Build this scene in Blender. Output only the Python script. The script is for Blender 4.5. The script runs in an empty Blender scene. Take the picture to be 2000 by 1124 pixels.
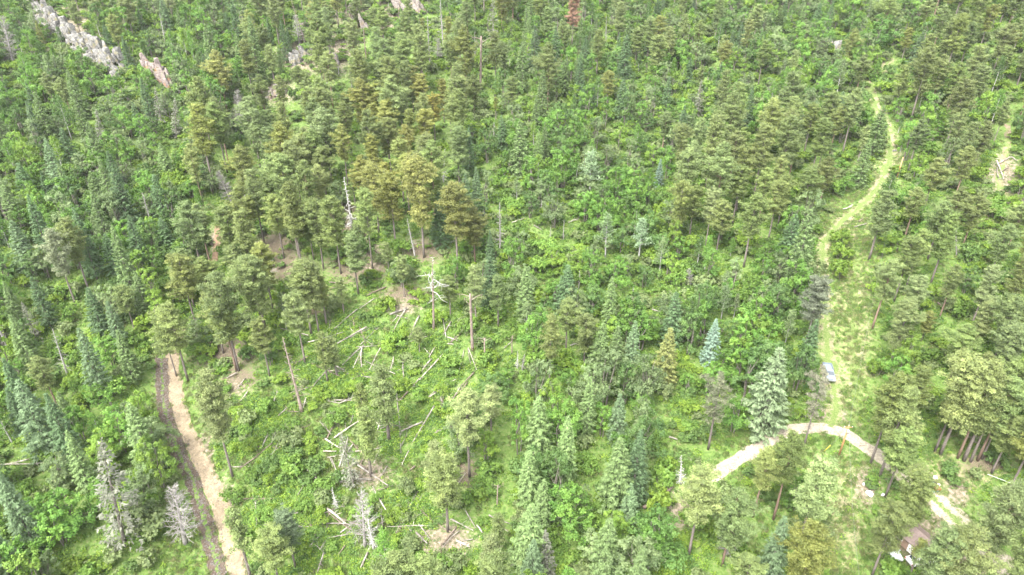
import bpy, math, random
import numpy as np
from mathutils import Vector

R = math.radians
sc = bpy.context.scene
# ------------------------------------------------------------------ camera
PITCH = R(29.7); CAMZ = 90.0; FPX = 1333.0; W2, H2 = 1000.0, 562.0
cam_d = bpy.data.cameras.new('camera'); cam = bpy.data.objects.new('camera', cam_d)
sc.collection.objects.link(cam); sc.camera = cam
cam.location = (0, 0, CAMZ); cam.rotation_euler = (math.pi/2 - PITCH, 0, 0)
cam_d.sensor_width = 36; cam_d.lens = 24.0; cam_d.clip_start = 0.5; cam_d.clip_end = 3000
# ------------------------------------------------------------------ light: thin bright overcast
SUN_EL, SUN_AZ = R(58), R(215)          # azimuth clockwise from +Y: behind the camera, to the left
wd = bpy.data.worlds.new('World'); sc.world = wd; wd.use_nodes = True
nt = wd.node_tree; bg = nt.nodes['Background']
sky = nt.nodes.new('ShaderNodeTexSky'); sky.sky_type = 'NISHITA'; sky.sun_disc = False
sky.sun_elevation = SUN_EL; sky.sun_rotation = SUN_AZ; sky.air_density = 1.0; sky.dust_density = 4.0
hs = nt.nodes.new('ShaderNodeHueSaturation'); hs.inputs['Saturation'].default_value = 0.15
nt.links.new(sky.outputs[0], hs.inputs['Color']); nt.links.new(hs.outputs[0], bg.inputs[0])
bg.inputs[1].default_value = 0.15
sl = bpy.data.lights.new('sun', 'SUN'); sl.energy = 1.0; sl.angle = R(25); sl.color = (1, 0.94, 0.82)
so = bpy.data.objects.new('sun', sl); sc.collection.objects.link(so)
sd = Vector((math.sin(SUN_AZ)*math.cos(SUN_EL), math.cos(SUN_AZ)*math.cos(SUN_EL), math.sin(SUN_EL)))
so.rotation_euler = (-sd).to_track_quat('-Z', 'Y').to_euler()
vs = sc.view_settings
vs.view_transform = 'Standard'; vs.look = 'None'; vs.gamma = 1; vs.use_curve_mapping = False
vs.exposure = 2.82
sc.cycles.max_bounces = 8; sc.cycles.diffuse_bounces = 4; sc.cycles.transmission_bounces = 6
sc.cycles.transparent_max_bounces = 8

rng = np.random.default_rng(7); random.seed(7)
COL = sc.collection
CP, SP = math.cos(PITCH), math.sin(PITCH)

# ------------------------------------------------------------------ helpers
def tag(o, label=None, cat=None, group=None, kind=None):
    if label: o['label'] = label
    if cat: o['category'] = cat
    if group: o['group'] = group
    if kind: o['kind'] = kind
    return o

def np_mesh(name, v, f, mats=(), attrs=None, smooth=False, midx=None):
    """triangles only"""
    v = np.asarray(v, np.float32); f = np.asarray(f, np.int32)
    me = bpy.data.meshes.new(name)
    me.vertices.add(len(v)); me.vertices.foreach_set('co', v.ravel())
    me.loops.add(f.size); me.loops.foreach_set('vertex_index', f.ravel())
    me.polygons.add(len(f)); me.polygons.foreach_set('loop_start', np.arange(0, f.size, 3, dtype=np.int32))
    me.polygons.foreach_set('use_smooth', np.full(len(f), smooth, bool))
    if midx is not None: me.polygons.foreach_set('material_index', np.asarray(midx, np.int32))
    for m in mats: me.materials.append(m)
    for k, (dom, typ, arr) in (attrs or {}).items():
        a = me.attributes.new(k, typ, dom)
        a.data.foreach_set({'FLOAT': 'value', 'FLOAT_VECTOR': 'vector', 'INT': 'value', 'FLOAT_COLOR': 'color'}[typ], np.asarray(arr).ravel())
    me.update(); me.validate()
    return me

def obj(name, me, parent=None, loc=None):
    o = bpy.data.objects.new(name, me); COL.objects.link(o)
    if parent: o.parent = parent
    if loc is not None: o.location = loc
    return o

def empty(name, loc=(0, 0, 0), rz=0.0):
    o = bpy.data.objects.new(name, None); COL.objects.link(o)
    o.empty_display_size = 0.3; o.location = loc; o.rotation_euler = (0, 0, rz)
    return o

class MB:
    """collects triangles"""
    def __init__(s): s.v = []; s.f = []; s.t = []; s.n = 0
    def add(s, v, f, t=None):
        v = np.asarray(v, float).reshape(-1, 3); f = np.asarray(f, int).reshape(-1, 3)
        s.v.append(v); s.f.append(f + s.n); s.n += len(v)
        s.t.append(np.full(len(f), .5) if t is None else np.asarray(t, float))
    def tube(s, pts, rad, k=6, cap=True):
        pts = np.asarray(pts, float); n = len(pts); rad = np.broadcast_to(rad, n)
        d = np.gradient(pts, axis=0); d /= np.linalg.norm(d, axis=1)[:, None] + 1e-9
        ref = np.where(np.abs(d[:, 2:3]) > .9, [[1., 0, 0]], [[0, 0, 1.]])
        a = np.cross(d, ref); a /= np.linalg.norm(a, axis=1)[:, None] + 1e-9
        for i in range(1, n):
            if a[i] @ a[i-1] < 0: a[i] = -a[i]
        b = np.cross(d, a)
        th = np.arange(k)*2*np.pi/k
        ring = pts[:, None] + rad[:, None, None]*(np.cos(th)[None, :, None]*a[:, None] + np.sin(th)[None, :, None]*b[:, None])
        v = ring.reshape(-1, 3); f = []
        for i in range(n-1):
            for j in range(k):
                p, q = i*k+j, i*k+(j+1) % k
                f += [(p, q, q+k), (p, q+k, p+k)]
        if cap:
            v = np.vstack([v, pts[:1], pts[-1:]]); c0, c1 = len(v)-2, len(v)-1
            for j in range(k):
                f += [(c0, (j+1) % k, j), (c1, (n-1)*k+j, (n-1)*k+(j+1) % k)]
        s.add(v, f)
    def box(s, c, size, rz=0.0, taper=(1, 1)):
        x, y, z = np.array(size)/2; tx, ty = taper
        v = np.array([(-x,-y,-z),(x,-y,-z),(x,y,-z),(-x,y,-z),(-x*tx,-y*ty,z),(x*tx,-y*ty,z),(x*tx,y*ty,z),(-x*tx,y*ty,z)])
        ca, sa = math.cos(rz), math.sin(rz)
        v = np.stack([v[:,0]*ca-v[:,1]*sa, v[:,0]*sa+v[:,1]*ca, v[:,2]], 1) + np.array(c)
        q = [(0,3,2,1),(4,5,6,7),(0,1,5,4),(1,2,6,5),(2,3,7,6),(3,0,4,7)]
        s.add(v, [t for a,b,c_,d in q for t in ((a,b,c_),(a,c_,d))])
    def mesh(s, name, mats, smooth=False):
        return np_mesh(name, np.vstack(s.v), np.vstack(s.f), mats, {'tint': ('FACE', 'FLOAT', np.concatenate(s.t))}, smooth)

def unit(n, r):
    d = r.normal(size=(n, 3)); return d/np.linalg.norm(d, axis=1)[:, None]

def leaves(mb, cen, nrm, size, r, aspect=0.6, tint=None, quad=False, along=None):
    """one small face per centre, its normal near nrm"""
    n = len(cen); nrm = nrm/(np.linalg.norm(nrm, axis=1)[:, None]+1e-9)
    a = unit(n, r) if along is None else along + 0.35*unit(n, r)
    a = a - (a*nrm).sum(1)[:, None]*nrm; a /= np.linalg.norm(a, axis=1)[:, None]+1e-9
    b = np.cross(nrm, a); s_ = np.broadcast_to(size, n)[:, None]
    idx = np.arange(n)
    t = r.random(n) if tint is None else tint
    if quad:
        v = np.stack([cen-a*s_*.5, cen+b*s_*aspect*.5, cen+a*s_*.5, cen-b*s_*aspect*.5], 1).reshape(-1, 3)
        f = np.stack([np.stack([idx*4, idx*4+1, idx*4+2], 1), np.stack([idx*4, idx*4+2, idx*4+3], 1)], 1).reshape(-1, 3)
        mb.add(v, f, np.repeat(t, 2))
    else:
        v = np.stack([cen-a*s_*.45-b*s_*aspect*.5, cen-a*s_*.3+b*s_*aspect*.5, cen+a*s_*.6], 1).reshape(-1, 3)
        mb.add(v, np.stack([idx*3, idx*3+1, idx*3+2], 1), t)

# ------------------------------------------------------------------ materials
def mat(name):
    m = bpy.data.materials.new(name); m.use_nodes = True
    n = m.node_tree; b = n.nodes['Principled BSDF']; b.inputs['Roughness'].default_value = .85
    b.inputs['Specular IOR Level'].default_value = .2
    return m, n, b
def nd(n, typ, **kw):
    x = n.nodes.new(typ)
    for k, v in kw.items(): setattr(x, k, v)
    return x
def noise(n, scale, detail=4, coord='Object', rough=.6):
    tc = nd(n, 'ShaderNodeTexCoord'); t = nd(n, 'ShaderNodeTexNoise')
    t.inputs['Scale'].default_value = scale; t.inputs['Detail'].default_value = detail; t.inputs['Roughness'].default_value = rough
    n.links.new(tc.outputs[coord], t.inputs['Vector']); return t
def ramp(n, src, stops):
    r_ = nd(n, 'ShaderNodeValToRGB'); e = r_.color_ramp.elements
    while len(e) < len(stops): e.new(.5)
    for i, (p, c) in enumerate(stops): e[i].position = p; e[i].color = (*c, 1) if len(c) == 3 else c
    n.links.new(src, r_.inputs[0]); return r_
def mixc(n, fac, a, b, mode='MIX'):
    x = nd(n, 'ShaderNodeMix', data_type='RGBA', blend_type=mode)
    for sock, val in ((0, fac), (6, a), (7, b)):
        if hasattr(val, 'links'): n.links.new(val, x.inputs[sock])
        elif sock == 0: x.inputs[0].default_value = val
        else: x.inputs[sock].default_value = (*val, 1)
    return x.outputs[2]
def math_(n, op, a, b=0.0, clamp=False):
    x = nd(n, 'ShaderNodeMath', operation=op, use_clamp=clamp)
    for i, val in enumerate((a, b)):
        if hasattr(val, 'links'): n.links.new(val, x.inputs[i])
        else: x.inputs[i].default_value = val
    return x.outputs[0]
def bump(n, b, src, strength=.5, dist=.05):
    bp = nd(n, 'ShaderNodeBump'); bp.inputs['Strength'].default_value = strength; bp.inputs['Distance'].default_value = dist
    n.links.new(src, bp.inputs['Height']); n.links.new(bp.outputs[0], b.inputs['Normal'])

def foliage_material(name, transl=.3, spread=.55, hue=.02, color=None):
    m, n, b = mat(name)
    oi = nd(n, 'ShaderNodeObjectInfo'); at = nd(n, 'ShaderNodeAttribute', attribute_name='tint')
    hsv = nd(n, 'ShaderNodeHueSaturation')
    if color is None: n.links.new(oi.outputs['Color'], hsv.inputs['Color'])
    else: hsv.inputs['Color'].default_value = (*color, 1)
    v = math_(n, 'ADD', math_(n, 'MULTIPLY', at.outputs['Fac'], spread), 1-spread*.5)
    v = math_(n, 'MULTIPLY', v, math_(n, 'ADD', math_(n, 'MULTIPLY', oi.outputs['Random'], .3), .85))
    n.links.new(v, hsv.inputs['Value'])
    h = math_(n, 'ADD', math_(n, 'MULTIPLY', at.outputs['Fac'], -hue), .5+hue*.5)
    n.links.new(h, hsv.inputs['Hue'])
    b.inputs['Roughness'].default_value = .6; b.inputs['Specular IOR Level'].default_value = .3
    n.links.new(hsv.outputs[0], b.inputs['Base Color'])
    tr = nd(n, 'ShaderNodeBsdfTranslucent'); mx = nd(n, 'ShaderNodeMixShader'); mx.inputs[0].default_value = transl
    n.links.new(hsv.outputs[0], tr.inputs[0])
    out = n.nodes['Material Output']
    n.links.new(b.outputs[0], mx.inputs[1]); n.links.new(tr.outputs[0], mx.inputs[2]); n.links.new(mx.outputs[0], out.inputs[0])
    return m
FOLIAGE = {'needles': (.32, .7, .02), 'broad_leaves': (.45, .6, .03), 'herb_leaves': (.4, .6, .05)}
_tinted = {}
def tinted(m_, color):
    '''the same foliage material in a fixed colour, for plants scattered as a mass'''
    base = m_.name.split('.')[0]
    if base not in FOLIAGE: return m_
    if (base, color) not in _tinted: _tinted[base, color] = foliage_material(base+'.mass', *FOLIAGE[base], color=color)
    return _tinted[base, color]
M_NEEDLE = foliage_material('needles', *FOLIAGE['needles'])
M_LEAF = foliage_material('broad_leaves', *FOLIAGE['broad_leaves'])
M_HERB = foliage_material('herb_leaves', .4, .6, .05)

def bark_material(name, c1, c2, scale=6, vary=.4):
    m, n, b = mat(name); t = noise(n, scale, 5)
    oi = nd(n, 'ShaderNodeObjectInfo')
    c = ramp(n, t.outputs[0], [(.3, c1), (.7, c2)])
    v = nd(n, 'ShaderNodeHueSaturation'); n.links.new(c.outputs[0], v.inputs['Color'])
    n.links.new(math_(n, 'ADD', math_(n, 'MULTIPLY', oi.outputs['Random'], vary), 1.02-vary*.55), v.inputs['Value'])
    n.links.new(v.outputs[0], b.inputs['Base Color']); bump(n, b, t.outputs[0], .6, .04); return m
M_BARK = bark_material('pine_bark', (.075, .062, .054), (.18, .155, .138))
M_RBARK = bark_material('red_pine_bark', (.10, .068, .05), (.21, .15, .115))
M_SBARK = bark_material('spruce_bark', (.10, .085, .07), (.2, .18, .16))
M_BIRCH = bark_material('birch_bark', (.18, .175, .16), (.4, .39, .37), 3)
M_DEAD = bark_material('weathered_dead_wood', (.13, .12, .11), (.29, .275, .26), 3)
M_WHITEWOOD = bark_material('silver_white_dead_wood', (.24, .23, .22), (.42, .41, .39), 3)
M_DEADR = bark_material('red_grey_dead_wood', (.12, .085, .065), (.24, .2, .175), 2)
M_LOG = bark_material('sun_bleached_log', (.10, .085, .068), (.33, .305, .265), 1.3, .75)
M_LOGD = bark_material('rotting_brown_log', (.08, .06, .045), (.18, .145, .12), 2)
M_BURNT = bark_material('charred_wood', (.02, .02, .02), (.06, .055, .05), 3)

def plain(name, col, rough=.6, metal=0.0, spec=.3, var=.12, scale=4):
    m, n, b = mat(name); t = noise(n, scale, 3)
    a = tuple(x*(1-var) for x in col); c = tuple(min(1, x*(1+var)) for x in col)
    r_ = ramp(n, t.outputs[0], [(.3, a), (.7, c)])
    n.links.new(r_.outputs[0], b.inputs['Base Color'])
    b.inputs['Roughness'].default_value = rough; b.inputs['Metallic'].default_value = metal
    b.inputs['Specular IOR Level'].default_value = spec
    return m

# ------------------------------------------------------------------ terrain
XS = np.arange(-330, 331, 1.5); YS = np.arange(10, 640, 1.5)
def smooth_profile():
    yy = np.arange(-200, 1200, 1.0)
    z = np.interp(yy, [-200, 0, 40, 71, 98, 117, 126, 147, 198, 281, 334, 420, 600, 900, 1200],
                  [-10, -7, -5, -3, 1.5, 3.5, 5.5, 11, 21, 38, 50, 73, 118, 170, 200])
    k = np.hanning(25); k /= k.sum()
    return yy, np.convolve(np.pad(z, 12, 'edge'), k, 'valid')
PY, PZ = smooth_profile()
def vnoise(x, y, seed, scale):
    g = np.random.default_rng(seed).random((256, 256))
    u = x/scale + 1000; v = y/scale + 1000
    i = np.floor(u).astype(int); j = np.floor(v).astype(int); a = u-i; b = v-j
    a = a*a*(3-2*a); b = b*b*(3-2*b)
    G = lambda p, q: g[p % 256, q % 256]
    return (G(i,j)*(1-a)+G(i+1,j)*a)*(1-b)+(G(i,j+1)*(1-a)+G(i+1,j+1)*a)*b - .5
def segdist(x, y, line):
    d = np.full(np.shape(x), 1e9); line = np.asarray(line)[:, :2]
    for (ax, ay), (bx, by) in zip(line[:-1], line[1:]):
        L = (bx-ax)**2+(by-ay)**2+1e-9
        t = np.clip(((x-ax)*(bx-ax)+(y-ay)*(by-ay))/L, 0, 1)
        d = np.minimum(d, np.hypot(x-ax-t*(bx-ax), y-ay-t*(by-ay)))
    return d
RAVINE = [(-35, 40), (-45, 71), (-58, 92), (-70, 112), (-74, 150), (-80, 200), (-95, 270)]
def zfun(x, y):
    z = np.interp(y, PY, PZ)
    z = z - 3.0*np.exp(-(segdist(x, y, RAVINE)/9.0)**2)
    z = z + 4.0*np.exp(-(((x+28)/34)**2+((y-158)/26)**2))                 # pine knoll
    z = z - 3.0*np.exp(-(((x-32)/18)**2+((y-160)/45)**2))                 # thicket draw
    z = z + .16*np.logaddexp(0, (x-72)/6)*6 + .12*np.logaddexp(0, (-x-92)/8)*8
    z = z + 1.6*vnoise(x, y, 1, 26) + .7*vnoise(x, y, 2, 9) + .25*vnoise(x, y, 3, 4)
    return z
GX, GY = np.meshgrid(XS, YS)
GZ = zfun(GX, GY)
def zat(x, y):
    x = np.asarray(x, float); y = np.asarray(y, float)
    u = np.clip((x-XS[0])/1.5, 0, len(XS)-1.001); v = np.clip((y-YS[0])/1.5, 0, len(YS)-1.001)
    i = u.astype(int); j = v.astype(int); a = u-i; b = v-j
    return (GZ[j,i]*(1-a)+GZ[j,i+1]*a)*(1-b)+(GZ[j+1,i]*(1-a)+GZ[j+1,i+1]*a)*b
def project(p):
    p = np.atleast_2d(np.asarray(p, float)); q = p - np.array([0, 0, CAMZ])
    d = q[:,1]*CP - q[:,2]*SP; u = q[:,1]*SP + q[:,2]*CP
    return np.stack([W2 + FPX*q[:,0]/d, H2 - FPX*u/d, d], 1)
def ground(px, py):
    """the ground point seen at a pixel of the photograph"""
    X = (px-W2)/FPX; U = (H2-py)/FPX
    dv = np.array([X, CP+U*SP, -SP+U*CP]); o = np.array([0, 0, CAMZ])
    t = np.arange(30, 620, .5); P = o + t[:, None]*dv
    below = P[:,2] < zat(P[:,0], P[:,1])
    k = int(np.argmax(below)) if below.any() else len(t)-1
    lo, hi = t[max(k-1, 0)], t[k]
    for _ in range(12):
        m = (lo+hi)/2; q = o+m*dv
        if q[2] < zat(q[0], q[1]): hi = m
        else: lo = m
    q = o+hi*dv
    return np.array([q[0], q[1], float(zat(q[0], q[1]))])
def height_to(base, ty):
    q = base - np.array([0, 0, CAMZ]); D0 = q[1]*CP-q[2]*SP; U0 = q[1]*SP+q[2]*CP
    k = (H2-ty)/FPX
    return (k*D0-U0)/(CP+k*SP)
def gline(pts): return np.array([ground(*p) for p in pts])
def resample(line, step):
    d = np.r_[0, np.cumsum(np.hypot(*np.diff(line[:, :2], axis=0).T))]
    s = np.arange(0, d[-1], step); 
    out = np.stack([np.interp(s, d, line[:, i]) for i in range(2)], 1)
    k = np.hanning(9); k /= k.sum()
    for _ in range(2):
        out = np.stack([np.convolve(np.pad(out[:, i], 4, 'reflect', reflect_type='odd'), k, 'valid') for i in range(2)], 1)
    return out

ROAD_L = gline([(352,640),(335,690),(338,730),(348,800),(378,870),(410,940),(433,1000),(452,1070),(468,1124),(480,1190),(492,1260)])
GULLY = gline([(316,700),(316,730),(317,780),(333,840),(352,890),(374,930),(388,980),(405,1040),(424,1105),(432,1160),(440,1250)])
ROAD_R = gline([(1352,962),(1364,952),(1380,940),(1430,905),(1500,862),(1550,838),(1600,833),(1650,846),(1700,880),(1760,925),(1810,962),(1860,1010),(1910,1062),(1950,1098),(2000,1135),(2080,1190)])
TRACK = gline([(1622,838),(1635,795),(1626,745),(1616,690),(1611,600),(1604,520),(1609,470),(1640,437),(1680,405),(1715,365),(1736,320),(1738,280),(1728,235),(1702,190),(1702,165),(1725,138),(1738,112)])
TRACK2 = gline([(1672,830),(1674,760),(1668,690),(1664,620),(1668,550),(1676,490),(1684,450)])
PATH_D = gline([(1962,215),(1968,250),(1968,280),(1960,312),(1950,345),(1957,380),(1985,400)])
PATH_E = gline([(426,442),(424,462),(422,492),(418,512)])
CUT = gline([(1660,835),(1662,700),(1655,600),(1660,500),(1690,440)])
CUT2 = gline([(1640,890),(1648,980),(1652,1060),(1650,1124),(1650,1200)])
ROADS = [(ROAD_L, 1.8), (GULLY, 1.5), (ROAD_R, 2.0), (TRACK, 1.4), (PATH_D, 1.0), (PATH_E, 1.2)]

# ground colour zones: (px, py, rx, ry, zone) zone 0 bare soil, 1 needle litter, 2 mown pale grass
ZONES = [(690,450,45,40,1),(560,520,60,40,1),(440,690,90,40,1),(470,740,50,30,1),(700,520,80,45,1),(790,575,60,25,1),(540,480,60,40,1),(830,490,60,30,1),
 (420,470,20,30,0),(600,590,70,40,1),(725,500,30,35,0),(660,420,60,40,1),(720,925,60,35,0),(870,1055,70,40,0),(460,760,30,20,0),(790,600,40,20,0),(905,930,40,40,1),
 (1870,965,40,30,0),(1840,1030,55,45,0),(1890,1100,60,40,0),(1780,930,50,30,0),(1690,950,30,50,0),(1600,730,50,40,0),(1625,810,40,25,0),(1930,905,60,25,1),(1960,340,45,50,0),(1985,395,30,30,0),
 (1665,640,45,190,2),(1650,1010,45,140,2),(1880,920,90,40,2),(1730,300,40,60,2),(1710,140,40,40,2),(1660,450,60,40,2),(1930,400,50,60,2),(1780,1050,60,60,1),
 (130,60,80,60,0),(700,20,80,40,0),(590,110,60,50,0),(540,180,50,30,0),(760,40,60,40,0),(640,100,70,60,0),(405,880,16,60,0),(440,980,18,60,0),(455,1080,14,40,0),(1330,1000,40,40,0)]
pr = project(np.stack([GX.ravel(), GY.ravel(), GZ.ravel()], 1))
zone = np.zeros((len(pr), 4), np.float32); zone[:, 3] = 1
for px, py, rx, ry, zi in ZONES:
    zone[:, zi] = np.maximum(zone[:, zi], np.exp(-(((pr[:,0]-px)/rx)**2+((pr[:,1]-py)/ry)**2)**1.5))
nx, ny = len(XS), len(YS)
ii = (np.arange(ny-1)[:, None]*nx + np.arange(nx-1)[None]).ravel()
F = np.concatenate([np.stack([ii, ii+1, ii+nx+1], 1), np.stack([ii, ii+nx+1, ii+nx], 1)])
m, n, b = mat('forest_floor')
at = nd(n, 'ShaderNodeAttribute', attribute_name='zone'); sep = nd(n, 'ShaderNodeSeparateColor'); n.links.new(at.outputs['Color'], sep.inputs[0])
t1 = noise(n, .25, 6); t2 = noise(n, 1.7, 6); t3 = noise(n, 7, 4)
green = ramp(n, t2.outputs[0], [(.3, (.045, .075, .02)), (.5, (.085, .14, .03)), (.68, (.13, .15, .06))]).outputs[0]
soil = ramp(n, t2.outputs[0], [(.34, (.06, .049, .035)), (.5, (.14, .115, .083)), (.66, (.23, .195, .15))]).outputs[0]
litter = ramp(n, t3.outputs[0], [(.36, (.04, .032, .023)), (.52, (.10, .077, .055)), (.66, (.18, .145, .108))]).outputs[0]
pale = ramp(n, t2.outputs[0], [(.34, (.055, .095, .022)), (.5, (.11, .155, .042)), (.62, (.2, .18, .1))]).outputs[0]
def zf(ch, gain=1.35):
    x = math_(n, 'ADD', math_(n, 'MULTIPLY', sep.outputs[ch], gain), math_(n, 'MULTIPLY', math_(n, 'SUBTRACT', math_(n, 'ADD', t2.outputs[0], t3.outputs[0]), 1.0), 2.4))
    return math_(n, 'MULTIPLY', math_(n, 'SUBTRACT', x, .55), 1.5, True)
c = mixc(n, zf(2), green, mixc(n, ramp(n, t1.outputs[0], [(.45, (0, 0, 0)), (.65, (1, 1, 1))]).outputs[0], pale, (.2, .175, .11))); c = mixc(n, zf(1), c, litter); c = mixc(n, zf(0), c, soil)
n.links.new(c, b.inputs['Base Color']); b.inputs['Roughness'].default_value = .95; bump(n, b, t3.outputs[0], .8, .12)
g = obj('ground', np_mesh('ground', np.stack([GX.ravel(), GY.ravel(), GZ.ravel()], 1), F, [m], {'zone': ('POINT', 'FLOAT_COLOR', zone)}, True))
tag(g, 'forest floor of grass, soil and needle litter under the trees', 'ground', kind='structure')

# ------------------------------------------------------------------ roads
def road_material(name, dirt, grass_mid=0.0, rocky=0.0, patchy=.0):
    m, n, b = mat(name)
    at = nd(n, 'ShaderNodeAttribute', attribute_name='across')
    t = noise(n, .7, 8, rough=.72); t2 = noise(n, 4, 6, rough=.7)
    c = ramp(n, t.outputs[0], [(.3, tuple(x*.6 for x in dirt)), (.5, dirt), (.68, tuple(min(1, x*1.3) for x in dirt))]).outputs[0]
    c = mixc(n, .75, c, ramp(n, t2.outputs[0], [(.35, (.42, .40, .37)), (.62, (1, 1, 1))]).outputs[0], 'MULTIPLY')
    gcol = ramp(n, t2.outputs[0], [(.35, (.045, .08, .018)), (.52, (.10, .14, .038)), (.68, (.17, .165, .08))]).outputs[0]
    a = math_(n, 'ABSOLUTE', at.outputs['Fac'])
    w = math_(n, 'ADD', a, math_(n, 'MULTIPLY', math_(n, 'SUBTRACT', t.outputs[0], .5), 1.7))
    edge = math_(n, 'MULTIPLY', math_(n, 'SUBTRACT', w, .86), 5, True)
    c = mixc(n, edge, c, gcol)
    if grass_mid:
        mid = math_(n, 'MULTIPLY', math_(n, 'SUBTRACT', grass_mid, w), 6, True)
        c = mixc(n, mid, c, gcol)
    if patchy:
        pt = math_(n, 'MULTIPLY', math_(n, 'SUBTRACT', noise(n, .45, 5).outputs[0], 1-patchy), 7, True)
        c = mixc(n, pt, c, gcol)
    n.links.new(c, b.inputs['Base Color']); b.inputs['Roughness'].default_value = .95
    bump(n, b, t2.outputs[0], .8, .06 + rocky)
    return m
def road(name, line, half, material, label, lift=.07, sink=0.0, ruts=.05):
    c = resample(line, .6); d = np.gradient(c, axis=0); d /= np.linalg.norm(d, axis=1)[:, None]
    nrm = np.stack([d[:,1], -d[:,0]], 1); u = np.linspace(-1, 1, 13)
    n_ = len(c); s = np.arange(n_)*.6
    wl = half*(1+.45*vnoise(s, s*0+3, 11, 3.0)+.3*vnoise(s, s*0+9, 12, 1.2)); wr = half*(1+.45*vnoise(s, s*0+5, 13, 3.0)+.3*vnoise(s, s*0+1, 14, 1.2))
    ww = np.where(u[None] < 0, wl[:, None], wr[:, None])*u[None]
    P = c[:, None]+nrm[:, None]*ww[..., None]
    z = zat(P[...,0], P[...,1]) + lift - .16*np.clip(np.abs(u)-.75, 0, 1)[None]/.25 - ruts*np.exp(-((np.abs(u)-.5)/.16)**2)[None] - sink*np.clip(1-np.abs(u)*1.1, 0, 1)[None]
    z = z + .05*vnoise(P[...,0], P[...,1], 21, .7)
    v = np.concatenate([P, z[..., None]], 2).reshape(-1, 3); k = len(u)
    i = (np.arange(n_-1)[:, None]*k+np.arange(k-1)[None]).ravel()
    f = np.concatenate([np.stack([i, i+1, i+k+1], 1), np.stack([i, i+k+1, i+k], 1)])
    o = obj(name, np_mesh(name, v, f, [material], {'across': ('POINT', 'FLOAT', np.tile(u, n_).astype(np.float32))}, True))
    return tag(o, label, 'road', kind='structure')
DIRT_O = (.22, .178, .122); DIRT_P = (.285, .253, .195)
road('dirt_road', ROAD_L, 1.7, road_material('orange_road_dirt', DIRT_O), 'rutted orange-tan dirt road beside the eroded rocky gully')
gl = road('gully', GULLY, 1.5, road_material('gully_bed', (.085, .065, .05), rocky=.1), 'eroded dark rocky gully along the rutted dirt road', lift=.10, sink=.12, ruts=0)
gl['category'] = 'gully'
road('dirt_road', ROAD_R[:11], 1.55, road_material('pale_road_dirt', DIRT_P), 'pale cream dirt road curving past the wooden power pole', lift=.08)
road('dirt_road', ROAD_R[10:], 2.4, road_material('two_rut_road_dirt', DIRT_P, .3), 'pale two-rut dirt road with grassy middle at the lower right', lift=.10)
road('track', TRACK, 1.9, road_material('grassy_track', (.22, .195, .125), 0.36, patchy=.58), 'grassy two-rut track climbing the hill beyond the blue pickup', lift=.06)
road('track', TRACK2, 1.2, road_material('faint_track', (.2, .18, .105), .3, patchy=.66), 'faint worn track through the mown strip right of the pickup', lift=.05)
pth = road('path', PATH_D, 1.0, road_material('eroded_path', (.21, .16, .12), patchy=.62), 'eroded pinkish footpath near the grey log pile, upper right', lift=.06)
pth2 = road('path', PATH_E, 1.0, road_material('orange_path', (.22, .15, .1)), 'short bare orange dirt strip among pines left of the knoll', lift=.06)
pth['category'] = pth2['category'] = 'path'

# ------------------------------------------------------------------ plant prototypes (mesh data shared by all copies)
def trunk_line(h, r, bend=.02, n=8):
    t = np.linspace(0, 1, n); a, c_ = r.random(2)*6.28
    return np.stack([bend*h*np.sin(t*2.2+a)*t*np.cos(c_), bend*h*np.sin(t*2.7+a)*t*np.sin(c_), t*h], 1)
def on_line(line, z): return np.array([np.interp(z, line[:,2], line[:,0]), np.interp(z, line[:,2], line[:,1]), z])

def make_pine(seed, h=18., cb=.4, Rc=3.0, nb=72, dens=1.0, top=.6, bark=None):
    r = np.random.default_rng(seed); tk = MB(); cr = MB()
    line = trunk_line(h, r, .012); tk.tube(line - [0, 0, .3], np.linspace(.24, .05, len(line)), 7)
    lob = r.random(3)*6.28; lx = r.uniform(.12, .3, 3)
    for i in range(nb):
        s = min(.999, (i+r.random())/nb); z = h*(cb+(1-cb)*s*.985)
        prof = 1.55*((s+.10)**.55)*((1.03-s)**top)
        az = i*2.4 + r.normal()*.5
        L = Rc*prof*r.uniform(.62, 1.18)*(1+lx[0]*math.cos(az-lob[0])+lx[1]*math.sin(s*9+lob[1]))
        el = R(-8+50*s+r.normal()*9)
        d = np.array([math.cos(az)*math.cos(el), math.sin(az)*math.cos(el), math.sin(el)])
        p0 = on_line(line, z); mid = p0+d*L*.55; end = p0+d*L+np.array([0, 0, .10*L])
        tk.tube([p0, mid, end], [.055*(1.15-s), .035*(1.15-s), .012], 3, False)
        nc = max(2, int(L/.52*dens+.5))
        for q in range(nc):
            u = .32+.68*(q+r.random())/nc
            c = p0*(1-u)+end*u + r.normal(size=3)*np.array([.26, .26, .14])*(.5+L/Rc*.6)
            rad = r.uniform(.5, .95)*(.75+.35*(1-s)); k = int(r.uniform(52, 78))
            dv = unit(k, r); dv[:, 2] = dv[:, 2]*.8+.22
            cen = c + dv*np.array([rad, rad, rad*.62])*r.uniform(.25, 1.1, (k, 1))
            nn = dv*.6 + unit(k, r)*.7 + [0, 0, .55]
            tb = np.clip(.45+.22*r.normal()+.12*r.normal(size=k), 0, 1)
            leaves(cr, cen, nn, r.uniform(.18, .36, k), r, .5, tb)
    # a few dead bare stubs on the lower trunk
    for i in range(10):
        z = h*cb*r.uniform(.45, 1.05); az = r.random()*6.28; L = r.uniform(.5, 1.6)
        p0 = on_line(line, z); tk.tube([p0, p0+[math.cos(az)*L, math.sin(az)*L, r.normal()*.2]], [.035, .01], 3, False)
    return [('trunk', tk.mesh('pine_trunk', [bark or M_BARK], True)), ('crown', cr.mesh('pine_crown', [M_NEEDLE]))], h

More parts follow.
